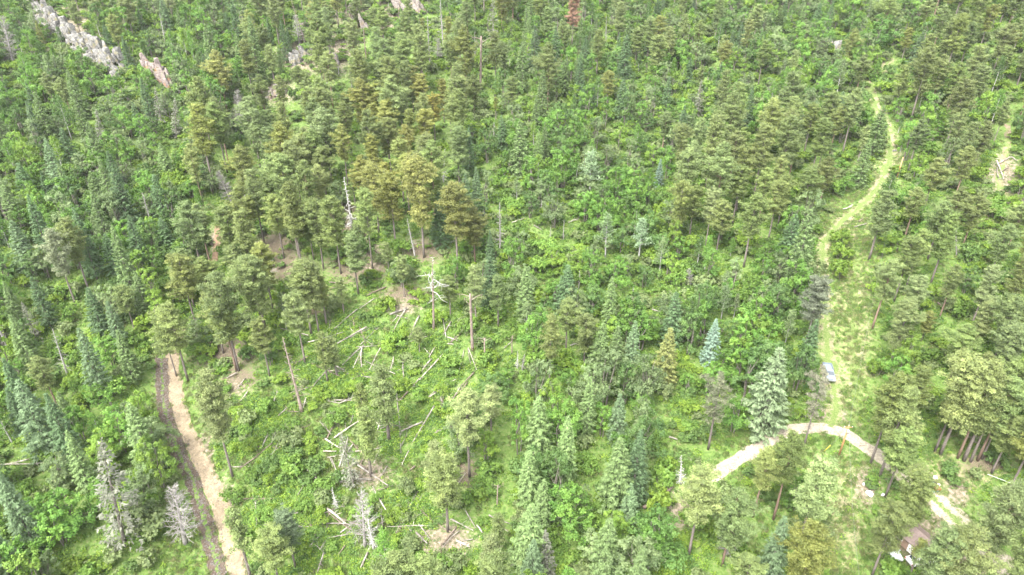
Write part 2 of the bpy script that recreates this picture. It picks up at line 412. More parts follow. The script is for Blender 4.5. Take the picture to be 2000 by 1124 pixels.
def make_spruce(seed, h=15., Rc=2.3, cb=.06, droop=1.0, dens=1.0, sparse=0.0):
    r = np.random.default_rng(seed); tk = MB(); cr = MB()
    line = trunk_line(h, r, .006); tk.tube(line - [0, 0, .3], np.linspace(.2, .02, len(line)), 6)
    z = h*cb; lob = r.random()*6.28
    while z < h*.985:
        s = min(.99, max(0., (z/h-cb)/(1-cb))); nbr = int(r.integers(5, 8)) if s < .85 else 4
        a0 = r.random()*6.28
        for i in range(nbr):
            if r.random() < sparse: continue
            az = a0+i*6.283/nbr+r.normal()*.22
            L = (Rc*(1-s)**.82+.12)*r.uniform(.72, 1.14)*(1+.1*math.cos(az-lob))*(.8+.2*min(1, s/.12))
            el = R((-26+52*s**1.3)*droop+r.normal()*6)
            d = np.array([math.cos(az)*math.cos(el), math.sin(az)*math.cos(el), math.sin(el)])
            p0 = on_line(line, min(z+r.normal()*.06, h)); side = np.array([-math.sin(az), math.cos(az), 0])
            if r.random() < .4: tk.tube([p0, p0+d*L*.8], [.03, .01], 3, False)
            k = max(5, int(L*13*dens)); u = .12+.88*np.sqrt(r.random(k))
            wv = .34*L*(1.12-u)+.08
            lat = (r.random(k)*2-1)*wv
            c = p0 + u[:, None]*L*d + lat[:, None]*side
            c[:, 2] += .16*L*(u-.45)**2*1.6 - .12*np.abs(lat) + r.normal(size=k)*.05
            nn = np.array([0, 0, 1.])+.5*d*0+unit(k, r)*.55 + d*.25
            al = d[None]*1.0 + np.sign(lat)[:, None]*side[None]*.8 + np.array([0, 0, -.25])
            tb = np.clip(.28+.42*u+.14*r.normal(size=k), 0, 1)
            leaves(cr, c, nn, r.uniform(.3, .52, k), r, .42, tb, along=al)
            k2 = k//3; sel = r.integers(0, k, k2)
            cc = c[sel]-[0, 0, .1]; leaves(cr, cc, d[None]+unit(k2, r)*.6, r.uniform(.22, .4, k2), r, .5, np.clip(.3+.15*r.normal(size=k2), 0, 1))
        z += r.uniform(.30, .44)*(1-.35*s)
    k = 14; c = np.stack([r.normal(size=k)*.06, r.normal(size=k)*.06, h-r.random(k)*.9], 1)
    leaves(cr, c, unit(k, r), .28, r, .4)
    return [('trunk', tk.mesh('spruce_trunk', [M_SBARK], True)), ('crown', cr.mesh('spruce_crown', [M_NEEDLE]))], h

def make_broadleaf(seed, h=8., Rc=2.3, nl=9, n=3600, stems=3, bark=None, sparse=False):
    r = np.random.default_rng(seed); tk = MB(); cr = MB(); lobes = []
    for i in range(nl):
        az = i*2.4+r.normal()*.4; s = i/max(1, nl-1); rr = Rc*r.uniform(.25, .8)*(1-.55*s)
        lobes.append((np.array([math.cos(az)*rr, math.sin(az)*rr, h*(.28+.6*s)+r.normal()*.25]), Rc*r.uniform(.34, .58)*(1-.25*s)))
    for i in range(stems):
        az = i*6.28/stems+r.random(); b0 = np.array([math.cos(az), math.sin(az), 0])*(.22 if stems > 1 else 0)
        tp = lobes[-1-i % nl][0]; mid = b0*2.2+np.array([0, 0, h*.4])
        tk.tube([b0-[0, 0, .3], mid*.5+b0*.5, mid, tp], [.10, .085, .06, .02], 5, False)
        for j in range(nl):
            if j % stems == i: tk.tube([mid*(.7+.3*r.random()), lobes[j][0]], [.045, .012], 3, False)
    w = np.array([l[1]**2 for l in lobes]); w /= w.sum()
    for (c, rad), ww in zip(lobes, w):
        k = int(n*ww*.5); sub = max(4, int(k/34)); dv = unit(sub, r)
        dv[:, 2] = np.abs(dv[:, 2])*.9-.18*r.random(sub)
        tint0 = .5+.12*r.normal()
        for q in range(sub):
            cc = c+dv[q]*np.array([rad, rad, rad*.85])*r.uniform(.55, 1.1); kk = 48
            o_ = unit(kk, r)*r.uniform(.2, 1, (kk, 1))*rad*.36
            nn = dv[q]*.5+o_/(rad*.36)*.5+unit(kk, r)*.6+[0, 0, .45]
            tb = np.clip(tint0+.14*r.normal()+.13*r.normal(size=kk), 0, 1)
            leaves(cr, cc+o_, nn, r.uniform(.16, .31, kk), r, .7, tb, quad=True)
    return [('trunk', tk.mesh('broadleaf_trunk', [bark or M_SBARK], True)), ('crown', cr.mesh('broadleaf_crown', [M_LEAF]))], h

def make_aspen(seed, h=9., Rc=1.5):
    r = np.random.default_rng(seed); tk = MB(); cr = MB(); line = trunk_line(h, r, .03)
    tk.tube(line-[0, 0, .3], np.linspace(.13, .03, len(line)), 6)
    for i in range(26):
        s = (i+r.random())/26; z = h*(.32+.66*s); az = i*2.4+r.normal()*.4
        L = Rc*(1.25-s)*r.uniform(.5, 1.1); el = R(25+25*s); d = np.array([math.cos(az)*math.cos(el), math.sin(az)*math.cos(el), math.sin(el)])
        p0 = on_line(line, z); e = p0+d*L; tk.tube([p0, e], [.04, .012], 3, False)
        for q in range(3):
            k = 22; c = p0+d*L*(.5+.3*q)+unit(k, r)*r.uniform(.1, .55, (k, 1))
            leaves(cr, c, unit(k, r)+[0, 0, .6], r.uniform(.16, .28, k), r, .8, np.clip(.5+.2*r.normal(size=k), 0, 1), quad=True)
    return [('trunk', tk.mesh('birch_trunk', [M_BIRCH], True)), ('crown', cr.mesh('birch_crown', [M_LEAF]))], h

def make_bush(seed, h=1.8, Rc=1.3, n=1100):
    r = np.random.default_rng(seed); tk = MB(); cr = MB(); nl = int(r.integers(5, 9))
    for i in range(nl):
        az = r.random()*6.28; rr = Rc*math.sqrt(r.random())*.75; rad = Rc*r.uniform(.32, .55)
        c = np.array([math.cos(az)*rr, math.sin(az)*rr*1.15, h*r.uniform(.42, .82)*(1-.3*rr/Rc)])
        tk.tube([np.array([c[0]*.25, c[1]*.25, -.2]), c], [.03, .01], 3, False)
        k0 = n//nl//30; t0 = .5+.13*r.normal()
        for q in range(k0):
            dv = unit(1, r)[0]; dv[2] = abs(dv[2])*.9-.1; cc = c+dv*np.array([rad, rad, rad*.75])
            k = 15; o_ = unit(k, r)*r.uniform(.15, 1, (k, 1))*rad*.42
            leaves(cr, cc+o_, dv*.5+unit(k, r)*.6+[0, 0, .5], r.uniform(.16, .32, k), r, .8, np.clip(t0+.12*r.normal()+.12*r.normal(size=k), 0, 1), quad=True)
    return [('stems', tk.mesh('bush_stems', [M_SBARK])), ('foliage', cr.mesh('bush_foliage', [M_LEAF]))], h

def make_snag(seed, h=16., style='spike', material=None):
    """dead standing tree: trunk and branches"""
    r = np.random.default_rng(seed); tk = MB(); br = MB(); material = material or M_DEAD
    line = trunk_line(h, r, .012 if style != 'twisted' else .03, 12)
    broken = style == 'broken'
    tk.tube(line-[0, 0, .3], np.linspace(.3, .17 if broken else .04, len(line)), 7)
    def crooked(p0, d, L, r0, k=5, curl=.25):
        pts = [p0]; dd = d.copy()
        for _ in range(k):
            dd = dd+r.normal(size=3)*curl; dd /= np.linalg.norm(dd); pts.append(pts[-1]+dd*L/k)
        br.tube(pts, np.linspace(r0, r0*.25, k+1), 4, False); return np.array(pts)
    if style == 'fuzzy':
        z = h*.1
        while z < h*.97:
            s = z/h; L0 = 2.0*(1-s)**.7+.25
            for i in range(7):
                az = r.random()*6.28; el = R(-28+50*s+r.normal()*10); L = L0*r.uniform(.6, 1.15)
                d = np.array([math.cos(az)*math.cos(el), math.sin(az)*math.cos(el), math.sin(el)]); p0 = on_line(line, z)
                br.tube([p0, p0+d*L*.6-[0, 0, .08], p0+d*L-[0, 0, .05]], [.035, .025, .01], 3, False)
                k = int(6+L*5); u = .2+.8*r.random(k); c = p0+u[:, None]*L*d
                leaves(br, c+r.normal(size=(k, 3))*.08-[0, 0, .06], unit(k, r), r.uniform(.25, .5, k), r, .16, along=d[None]*.6+unit(k, r)*.8-np.array([0, 0, .4]))
            z += r.uniform(.25, .4)
    elif style == 'star':
        for i in range(11):
            z = h*r.uniform(.5, .78); az = i*.6+r.normal()*.3; L = r.uniform(2, 4.2)
            P = crooked(on_line(line, z), np.array([math.cos(az), math.sin(az), .12]), L, .075, 7, .25)
            for q in (2, 3, 4):
                dv = unit(1, r)[0]; crooked(P[q], dv, L*.35, .035, 4, .3)
        for i in range(46):
            z = h*r.uniform(.4, .97); az = r.random()*6.28; L = r.uniform(.4, 1.5)*(1.25-z/h)*1.3
            crooked(on_line(line, z), np.array([math.cos(az), math.sin(az), .2+r.normal()*.2]), L, .05, 4, .2)
    elif style == 'broken':
        for i in range(5):
            z = h*r.uniform(.8, .93); az = i*1.3+r.normal()*.3; L = r.uniform(1.6, 2.9)
            P = crooked(on_line(line, z), np.array([math.cos(az), math.sin(az), .35]), L, .08, 6, .3)
            crooked(P[-2], np.array([math.cos(az)*.3, math.sin(az)*.3, -1.]), .9, .04, 4, .3)
        for i in range(10):
            z = h*r.uniform(.25, .8); az = r.random()*6.28; crooked(on_line(line, z), np.array([math.cos(az), math.sin(az), 0]), r.uniform(.3, .9), .04, 3, .2)
    elif style == 'round':
        for i in range(64):
            z = h*(.15+.83*(i+r.random())/64); s = z/h; az = i*2.4; L = (3.0*(1-s)**.55*min(1, .45+s*1.8)+.3)*r.uniform(.7, 1.1); el = R(5+45*s+r.normal()*8)
            d = np.array([math.cos(az)*math.cos(el), math.sin(az)*math.cos(el), math.sin(el)])
            P = crooked(on_line(line, z), d, L, .05, 5, .15)
            for q in (1, 2, 3, 4):
                for w in range(3):
                    dv = d+unit(1, r)[0]*.9; dv /= np.linalg.norm(dv); br.tube([P[q], P[q]+dv*L*.32], [.026, .01], 3, False)
    else:                                     # spike / twisted
        nb = 46 if style == 'spike' else 30
        for i in range(nb):
            s = .22+.75*(i+r.random())/nb; z = h*s; az = i*2.4+r.normal()*.5; L = (2.2*(1.05-s)+.25)*r.uniform(.45, 1.15)
            d = np.array([math.cos(az), math.sin(az), (-.25+.5*s)+r.normal()*.15]); P = crooked(on_line(line, z), d, L, .055 if style == 'spike' else .08, 5, .18 if style == 'spike' else .4)
            for q in (2, 3, 4): br.tube([P[q], P[q]+(d+unit(1, r)[0])*L*.22], [.025, .008], 3, False)
        if style == 'twisted':
            for i in range(30):
                z = h*r.uniform(.12, .38); az = r.random()*6.28; L = r.uniform(1.2, 2.6)
                P = crooked(on_line(line, z), np.array([math.cos(az), math.sin(az), -.35]), L, .05, 5, .2)
                for q in (2, 3, 4): br.tube([P[q], P[q]+unit(1, r)[0]*.6], [.025, .008], 3, False)
    return [('trunk', tk.mesh('snag_trunk', [M_DEADR if style == 'star' else material], True)), ('branches', br.mesh('snag_branches', [material]))], h

PINES = [make_pine(101, 18, .44, 3.3, 78), make_pine(102, 18, .38, 3.8, 90), make_pine(103, 17, .5, 3.3, 66, top=.45), make_pine(104, 19, .42, 3.4, 88, top=.75),
         make_pine(105, 17, .34, 3.9, 86, top=.5, bark=M_RBARK), make_pine(106, 18, .47, 3.0, 70, bark=M_RBARK), make_pine(107, 16, .38, 2.9, 70, .9), make_pine(108, 18, .43, 3.6, 84, top=.55)]
SPRUCES = [make_spruce(201, 15, 2.9), make_spruce(202, 16, 2.5, droop=1.1), make_spruce(203, 14, 3.1, droop=.9), make_spruce(204, 15, 2.3, .1), make_spruce(205, 13, 3.2, .03), make_spruce(206, 16, 2.6, .12, 1.2, .9, .15)]
THIN_PINES = [make_pine(111, 13, .42, 1.6, 44, .9), make_pine(112, 13, .5, 1.4, 36, .9), make_pine(113, 12, .32, 1.8, 46, .9)]
SPARSE_PINE = make_pine(121, 17, .42, 3.6, 42, .55)
BROADS = [make_broadleaf(301, 8, 2.9, 10, 5200), make_broadleaf(302, 7, 3.2, 12, 6200), make_broadleaf(303, 9, 2.7, 12, 5200), make_broadleaf(304, 6, 2.7, 9, 4600), make_broadleaf(305, 8, 3.3, 14, 6600), make_broadleaf(306, 7, 2.5, 9, 4400)]
ASPENS = [make_aspen(311), make_aspen(312, 10, 1.9), make_aspen(313, 8, 1.6)]
BUSHES = [make_bush(401, 1.8, 1.4, 2200), make_bush(402, 1.5, 1.6, 2200), make_bush(403, 2.2, 1.4, 2400), make_bush(404, 1.3, 1.2, 1700), make_bush(405, 1.9, 1.8, 2800)]
SPARSE_SPRUCES = [make_spruce(207, 13, 2.1, .08, 1.35, .62, .4), make_spruce(208, 14, 2.4, .1, 1.2, .5, .5)]
SNAGS = {'spike': [make_snag(501), make_snag(502, 15), make_snag(503, 16, material=M_DEADR)], 'star': [make_snag(511, 17, 'star', M_WHITEWOOD)], 'broken': [make_snag(521, 12, 'broken', M_DEADR)],
         'fuzzy': SPARSE_SPRUCES, 'round': [make_snag(541, 10, 'round'), make_snag(542, 12, 'round')], 'twisted': [make_snag(551, 14, 'twisted', M_WHITEWOOD)]}

def plant(name, proto, loc, h, rz, wide=1.0, color=(1, 1, 1), lean=(0, 0)):
    parts, h0 = proto; s = h/h0
    o = empty(name, loc, rz); o.scale = (s*wide, s*wide, s); o.rotation_euler = (lean[0], lean[1], rz)
    for nm, me in parts:
        c = bpy.data.objects.new(nm, me); COL.objects.link(c); c.parent = o
        c.color = (*color, 1)
    return o

# ------------------------------------------------------------------ the trees one can pick out: kind, base x y, top x y (photograph pixels), colour code
TREES = '''
S 175 285 162 195 o|S 302 252 295 152 d|P 420 270 425 190 o|S 443 290 440 230 o|P 490 400 470 293 y|S 430 185 428 45 o|S 410 175 395 105 d|S 470 95 465 0 d|P 500 130 497 22 o
P 262 75 255 -8 o|S 282 70 280 18 d|S 257 143 250 70 d|P 110 215 100 143 o|P 138 220 127 155 o|S 63 395 58 318 d|S 103 400 100 335 d|S 230 430 218 305 o|S 87 95 80 40 y|S 60 93 53 45 d
S 393 150 390 105 o|S 373 265 370 213 o|P 160 75 150 10 o|S 330 60 325 0 d|S 360 80 355 15 o|S 60 530 43 430 b|S 98 500 83 380 d|S 40 450 33 360 o|P 150 600 110 450 g|P 175 570 143 428 o
S 190 545 157 405 d|S 250 440 243 335 o|S 265 590 250 440 o|S 330 490 322 425 d|S 325 435 318 340 d|S 240 680 228 588 b|S 200 770 172 640 b|S 262 745 240 645 o|P 262 640 245 560 o|S 48 650 20 550 o
S 65 720 40 615 o|P 115 800 85 700 o|S 50 800 15 700 d|S 100 640 75 540 d|S 205 660 183 560 d|P 412 520 385 400 o|P 380 600 350 490 o|P 415 600 397 508 o|P 368 745 325 595 o|P 437 690 405 560 l
P 467 725 465 535 o|P 345 735 330 640 o|P 462 725 445 590 o|P 493 540 480 415 o|P 470 560 458 480 y|P 555 505 535 390 o|P 585 510 572 385 l|P 613 508 618 410 o|P 666 535 645 388 o|P 700 575 690 458 o
P 728 525 725 380 o|P 773 480 770 340 y|P 828 503 822 310 y|P 902 475 895 365 o|P 928 515 930 410 y|S 862 480 855 375 d|S 957 600 953 500 d|P 930 640 925 520 l|P 973 640 977 540 o|P 880 615 890 540 l
p 760 535 757 475 o|P 790 580 787 505 o|P 608 652 588 515 o|P 623 650 622 510 o|p 638 635 640 540 o|P 518 640 517 505 l|P 527 735 520 630 o|P 596 710 572 580 l|p 640 745 625 650 o|p 672 612 668 545 o
P 633 188 622 70 o|P 645 70 640 10 o|P 748 217 740 125 o|P 768 150 765 75 o|P 610 270 595 180 o|P 590 195 588 130 o|P 680 260 672 185 o|P 628 320 610 195 o|P 590 350 575 250 o|P 546 372 520 255 o
P 565 370 560 265 o|P 680 365 672 245 y|P 735 300 720 205 y|P 808 220 800 130 y|P 825 245 820 147 y|P 868 240 865 155 Y|P 850 280 848 190 Y|P 833 315 833 215 y|P 805 320 800 215 y|P 765 350 757 233 y
P 800 350 795 247 y|P 897 370 900 250 o|P 800 420 798 303 y|P 762 430 760 320 y|P 715 420 710 310 y|P 590 410 575 300 o|P 640 400 632 290 o|P 910 80 905 5 y|P 968 165 973 65 o|P 895 210 890 130 y|P 905 245 905 150 o|P 927 235 925 150 o
S 980 300 980 225 d|S 510 170 507 30 o|S 530 90 525 35 d|S 567 100 563 55 d|P 700 60 695 0 o|P 800 60 795 -10 o|P 735 90 730 20 o|P 560 240 550 150 o|P 520 230 512 150 o|P 540 300 530 215 o
P 1068 103 1067 15 o|P 1097 125 1097 45 o|P 1165 150 1160 60 o|S 1205 130 1200 65 d|P 1263 130 1263 35 o|P 1300 147 1308 55 o|P 1357 125 1360 42 o|P 1395 87 1402 0 o|P 1405 140 1413 70 o|S 1440 110 1437 43 d
S 1020 180 1020 80 o|S 1072 200 1070 137 o|S 1103 190 1103 108 o|S 1125 185 1123 108 o|S 1135 230 1133 165 d|S 1157 225 1157 163 d|S 1205 180 1203 123 d|S 1212 233 1213 150 d|S 1232 237 1235 187 o|P 1185 215 1182 140 o
S 1342 170 1340 113 d|P 1365 190 1363 130 o|P 1402 252 1415 140 o|S 1455 255 1460 170 d|P 1428 285 1440 165 o|P 1292 305 1297 220 o|S 1328 285 1328 205 d|S 1347 285 1350 213 o|P 1345 380 1355 278 l|P 1383 400 1390 325 o
P 1465 350 1470 280 o|P 1440 395 1445 315 o|S 1015 355 1013 235 o|S 1050 340 1048 255 o|S 1590 65 1585 5 d|S 1610 80 1607 0 d|S 1525 60 1520 0 d|S 1560 70 1555 5 o|P 1650 143 1665 60 o|P 1672 180 1682 110 o
P 1778 237 1795 95 o|P 1745 220 1765 130 o|P 1812 228 1825 110 o|P 1845 232 1860 125 o|P 1883 200 1903 95 o|P 1893 230 1915 130 o|P 1950 160 1963 95 o|P 1847 330 1872 215 o|P 1773 335 1810 235 o|P 1760 120 1780 55 o
S 1700 305 1725 205 o|S 1675 365 1700 270 o|P 1645 300 1673 175 o|P 1598 330 1608 240 o|P 1540 350 1550 258 o|S 1587 240 1592 197 b|P 1600 400 1615 312 o|P 1510 400 1520 305 o|S 1550 230 1560 170 o|P 1840 110 1850 30 o
P 1875 130 1890 45 o|P 1915 90 1930 10 o|P 1975 110 1985 40 o|P 1955 130 1965 60 o|P 1985 170 1995 90 o|P 1318 485 1330 355 o|P 1378 480 1395 375 l|P 1452 522 1470 380 o|P 1398 500 1405 400 l|P 1345 470 1358 370 o
P 1480 440 1490 330 o|P 1500 470 1510 360 o|P 1430 440 1440 330 o|S 1025 630 1020 520 o|P 1073 745 1078 618 y|P 1105 690 1108 585 o|P 1140 720 1143 615 o|S 1170 735 1175 630 o|S 1198 740 1200 635 o|S 1188 640 1195 540 o
S 1230 735 1243 625 b|S 1296 745 1303 640 y|S 1545 580 1588 405 o|P 1570 685 1600 550 g|P 1697 508 1740 375 o|P 1765 470 1790 370 o|P 1745 590 1770 470 o|P 1703 643 1735 510 o|P 1735 720 1768 590 l|P 1810 510 1842 395 o
P 1817 555 1850 420 o|P 1833 625 1855 520 o|P 1797 672 1810 610 o|P 1855 740 1890 640 l|P 1925 560 1965 440 o|P 1895 640 1925 520 l|P 1960 620 1985 500 o|P 1890 700 1910 590 o|P 1935 770 1970 640 l|P 1770 560 1800 450 o
P 1880 480 1905 380 o|P 1845 470 1870 370 o|P 1970 480 1990 400 o|P 1985 540 2000 440 o|P 1950 700 1975 580 o|P 1985 700 2010 590 o|P 1890 790 1915 690 o|P 1700 905 1740 735 o|P 1718 930 1768 760 o|P 1738 922 1775 810 l
P 1728 972 1782 850 o|P 1825 883 1858 730 o|P 1836 888 1880 705 o|P 1870 895 1905 715 o|p 1882 900 1920 760 o|p 1895 902 1935 770 o|P 1909 900 1940 740 o|P 1917 897 1960 760 o|P 1936 925 1968 815 o|P 1972 955 2010 800 o
P 1905 1128 1962 952 l|P 1510 1015 1545 852 o|P 1560 1065 1603 900 l|P 1550 1180 1595 1030 y|S 1490 1160 1513 1008 b|P 1750 1065 1792 925 o|P 1703 1124 1742 985 l|P 1790 1195 1830 1048 o|P 1820 1200 1858 1035 o|P 1950 1225 1985 1055 l
S 1050 890 1048 775 o|S 1103 950 1107 812 o|S 1145 850 1150 735 o|S 1197 1000 1212 855 o|S 1243 950 1253 862 o|S 1225 1020 1248 945 b|S 1033 990 1030 880 o|S 1060 1030 1060 935 o|S 1090 1020 1097 957 o|S 1035 1115 1040 985 o
S 1180 1125 1190 1010 o|S 1240 1180 1250 1070 o|P 1345 1085 1390 930 l|P 1410 1105 1450 965 o|P 1470 1010 1490 880 o|P 1440 1200 1460 1090 l|P 917 932 915 765 l|P 960 850 957 755 l|P 857 992 860 865 l|P 875 1038 873 890 l
p 760 860 750 715 o|p 725 930 712 800 o|p 712 832 710 750 o|P 577 1107 560 1000 d|P 550 1155 545 1045 l|p 975 1080 975 1005 o|P 790 1255 793 1093 l|P 965 1255 965 1093 l|P 840 1260 840 1098 o|P 455 932 413 732 l
S 100 890 73 740 b|S 180 960 158 840 o|S 75 1078 17 920 b|S 22 1130 8 1010 d|S 55 850 45 760 d|S 300 922 262 785 o|S 20 1200 5 1080 b|p 490 1130 475 1000 o|P 820 690 800 640 o|P 1000 230 1000 150 o
S 145 330 140 250 d|S 20 300 15 220 o|S 25 230 20 160 d|S 140 400 135 320 o|S 330 350 328 280 o|S 280 520 275 420 d|S 290 620 285 530 o|P 500 300 490 210 o|S 1300 220 1300 150 d|P 1240 130 1238 55 o|P 1330 110 1335 30 o
P 1480 170 1490 80 o|P 1500 280 1510 190 o|P 1540 180 1550 100 o|P 1470 90 1475 10 o|S 1640 60 1645 0 o|P 1730 75 1740 10 o|P 1800 60 1808 0 o|P 1560 440 1575 330 o|P 1620 300 1630 210 o|P 1570 300 1580 210 o
P 1800 420 1820 310 o|P 1860 400 1885 290 o|P 1900 330 1915 240 o|P 1940 280 1950 200 o|P 1990 260 1998 180 o|P 1770 640 1795 540 l|P 1850 850 1870 760 o|P 1950 850 1985 700 o|P 1990 880 2020 740 l|P 1760 850 1790 720 o
'''
# landmark plants: kind/style, base, top, colour, name, label
SPECIAL = [
 ('Dfuzzy', 202, 290, 187, 213, None, 'thin grey dead spruce beside a live green one, upper left', 0),
 ('Dfuzzy', 320, 258, 302, 170, None, 'drooping grey dead spruce below the pointed orange-streaked rock', 1),
 ('Dfuzzy', 345, 270, 341, 190, None, 'brownish dead spruce right of the drooping grey one', 0),
 ('Dround', 473, 265, 462, 175, None, 'pale broad bare dead pine among green pines, upper left', 1),
 ('Dround', 455, 402, 425, 333, None, 'leaning grey dead tree with fuzzy branches at knoll edge', 0),
 ('Dspike', 323, 85, 312, 25, None, 'thin dark dead spike among bright broadleaf trees, top left', 1),
 ('Dround', 28, 130, 3, 30, None, 'grey dead tree at the top left corner beside rock outcrop', 1),
 ('Dfuzzy', 75, 668, 42, 590, None, 'slanting grey dead spruce at the left edge', 1),
 ('Dspike', 135, 742, 103, 640, None, 'bare snag with dark trunk and white side branches', 0),
 ('Dtwisted', 690, 455, 670, 345, None, 'twisted white snag with dead skirt among the knoll pines', 0),
 ('Dspike', 811, 503, 795, 425, None, 'thin leaning grey dead stem before the knoll pines', 1),
 ('Dspike', 977, 502, 977, 393, None, 'spiky grey snag beside the dark spruces right of the knoll', 0),
 ('Dstar', 847, 645, 846, 498, None, 'tall snag with big crooked white limbs above the log clearing', 0),
 ('Dbroken', 923, 685, 918, 572, None, 'broken-topped reddish snag with drooping white branch ends', 0),
 ('Dspike', 590, 805, 552, 655, None, 'leaning silver snag with red lower trunk left of the clearing', 2),
 ('Dbroken', 947, 712, 946, 660, None, 'short grey stub standing in bushes beside the clearing', 0),
 ('Dfuzzy', 692, 952, 665, 842, None, 'fuzzy grey dead spruce standing over crossed logs', 1),
 ('Dround', 713, 1066, 705, 960, None, 'pale grey dead tree with bushy top in the lower clearing', 1),
 ('Dspike', 596, 86, 568, -2, None, 'tall leaning dead pine beside the top pink rocks', 2),
 ('Dspike', 716, 123, 708, 38, None, 'dead reddish pine below the orange rock streak', 2),
 ('Dspike', 662, 150, 660, 105, None, 'small white spike beside pines below the pink rocks', 0),
 ('Dspike', 693, 206, 682, 130, None, 'bent dead spike standing above the yellow-olive pines', 1),
 ('Dtwisted', 866, 357, 868, 290, None, 'small white twisted snag at the right rim of the knoll', 0),
 ('Dspike', 840, 136, 835, 30, None, 'slim pale snag, leftmost of three above the knoll', 1),
 ('Dspike', 866, 96, 860, -8, None, 'slim pale snag, middle of three above the knoll', 0),
 ('Dfuzzy', 963, 84, 963, -12, None, 'whitish dead spire touching the top edge', 1),
 ('Dbroken', 938, 182, 940, 68, None, 'tall reddish snag with one curled white branch', 0),
 ('Dspike', 965, 287, 965, 238, None, 'small pale spike right of the knoll pines', 1),
 ('Dround', 854, 118, 857, 75, None, 'pale bushy snag between two slim snags above the knoll', 0),
 ('Dspike', 1183, 89, 1185, 30, None, 'bare grey spike right of the rust-red pine', 0),
 ('Dfuzzy', 1363, 228, 1370, 155, None, 'pinkish dead spruce under a pine, upper right of centre', 0),
 ('Dspike', 1957, 155, 1977, 92, None, 'leaning bare trunk at the right edge, near the top', 1),
 ('Dround', 1345, 560, 1346, 525, None, 'white fan of dead branches in the green thicket', 0),
 ('Dtwisted', 1330, 946, 1330, 890, None, 'forked white dead stem beside the pale road', 0),
 ('Dfuzzy', 1070, 1126, 1065, 1035, None, 'grey-brown dead spruce at the bottom edge', 0),
 ('Dfuzzy', 245, 1068, 217, 855, None, 'big dying spruce with brown top beside the rutted road', 1),
 ('Dround', 362, 1062, 338, 950, None, 'round silver-grey dead tree beside the rutted road', 0),
 ('Dbroken', 971, 987, 972, 948, None, 'short charred black stump in the bushes', 0),
 ('Dspike', 1018, 735, 1025, 690, None, 'white crooked dead tree left of the yellow-olive pine', 1),
 ('Dround', 1420, 1085, 1425, 1020, None, 'bare grey dead skirt of branches under the lower pines', 1),
 ('Dspike', 1868, 500, 1867, 445, None, 'pale dead stem among pines right of the mown strip', 1),
]
PCOL = {'o': (.14, .186, .06), 'l': (.162, .208, .074), 'y': (.166, .19, .051), 'Y': (.19, .195, .045), 'g': (.165, .18, .105), 'd': (.10, .14, .065)}
SCOL = {'o': (.122, .185, .066), 'd': (.085, .145, .062), 'b': (.115, .178, .085), 'y': (.18, .205, .065), 'B': (.16, .235, .175), 'g': (.135, .185, .095)}
CWORD = {'P': {'o': 'olive', 'l': 'light olive', 'y': 'yellow-olive', 'Y': 'golden', 'g': 'pale greyish', 'd': 'dark'}, 'p': {}, 'S': {'o': 'mid-green', 'd': 'dark green', 'b': 'bluish green', 'y': 'yellowish'}}
CWORD['p'] = CWORD['P']
plants = []          # dicts; made into objects after ranking
def add_plant(kind, base, h, c=None, color=None, proto=None, label=None, wide=None, name=None, cword=None, cat=None, lean=(0, 0)):
    d = dict(kind=kind, base=np.asarray(base, float), h=float(h), c=c, color=color, proto=proto, label=label, wide=wide, name=name, cword=cword, cat=cat, lean=lean)
    plants.append(d); return d
for chunk in TREES.replace('\n', '|').split('|'):
    if not chunk.strip(): continue
    k, bx, by, tx, ty, cc = chunk.split(); base = ground(float(bx), float(by))
    h = float(np.clip(height_to(base, float(ty)), 5, 27)); add_plant(k, base, h, cc)
for k, bx, by, tx, ty, cc, lab, pi in SPECIAL:
    base = ground(bx, by); h = float(np.clip(height_to(base, ty), 3, 26))
    # lean so that the top meets its place
    top = project(base+[0, 0, h])[0]; lx = (tx-top[0])/FPX*top[2]
    add_plant('D', base, h, color=(.165, .175, .13) if k == 'Dfuzzy' else None, proto=SNAGS[k[1:]][pi], label=lab, lean=(0, math.atan2(np.clip(lx, -3, 3), h)), wide=1.0 if h > 9 else 1.25)
for st, pi, bx, by, ty in (('twisted', 0, 1057, 422, 390), ('spike', 1, 1040, 415, 396), ('twisted', 0, 1200, 540, 505), ('spike', 1, 1130, 565, 528), ('twisted', 0, 1235, 585, 560), ('spike', 0, 1470, 640, 605), ('round', 0, 1180, 470, 445), ('spike', 0, 298, 446, 375),
        ('spike', 1, 176, 374, 348), ('round', 1, 522, 565, 478), ('spike', 0, 928, 112, 62), ('spike', 1, 907, 118, 84), ('broken', 0, 1000, 690, 655), ('spike', 0, 1075, 470, 440), ('twisted', 0, 1010, 720, 685), ('spike', 1, 1260, 215, 185), ('spike', 0, 1337, 190, 165), ('spike', 1, 480, 390, 345),
        ('round', 1, 585, 90, 30), ('spike', 0, 640, 170, 110), ('spike', 1, 890, 120, 60), ('fuzzy', 0, 700, 180, 110), ('spike', 0, 1100, 470, 430), ('twisted', 0, 730, 1072, 1012), ('twisted', 0, 657, 992, 952), ('spike', 0, 20, 690, 600), ('fuzzy', 1, 255, 200, 150)):
    base = ground(bx, by); add_plant('D', base, float(np.clip(height_to(base, ty), 2.5, 20)), color=(.165, .175, .13) if st == 'fuzzy' else (1, 1, 1), proto=SNAGS[st][pi], cword={'spike': 'bare spiky grey', 'twisted': 'crooked white', 'round': 'bushy-topped grey', 'broken': 'broken-topped', 'fuzzy': 'drooping grey'}[st], wide=1.2)
def special(kind, bx, by, ty, proto, color, label, cat, name, wide=1.0):
    base = ground(bx, by); h = float(np.clip(height_to(base, ty), 2, 26))
    return add_plant(kind, base, h, proto=proto, color=color, label=label, wide=wide, name=name, cat=cat)
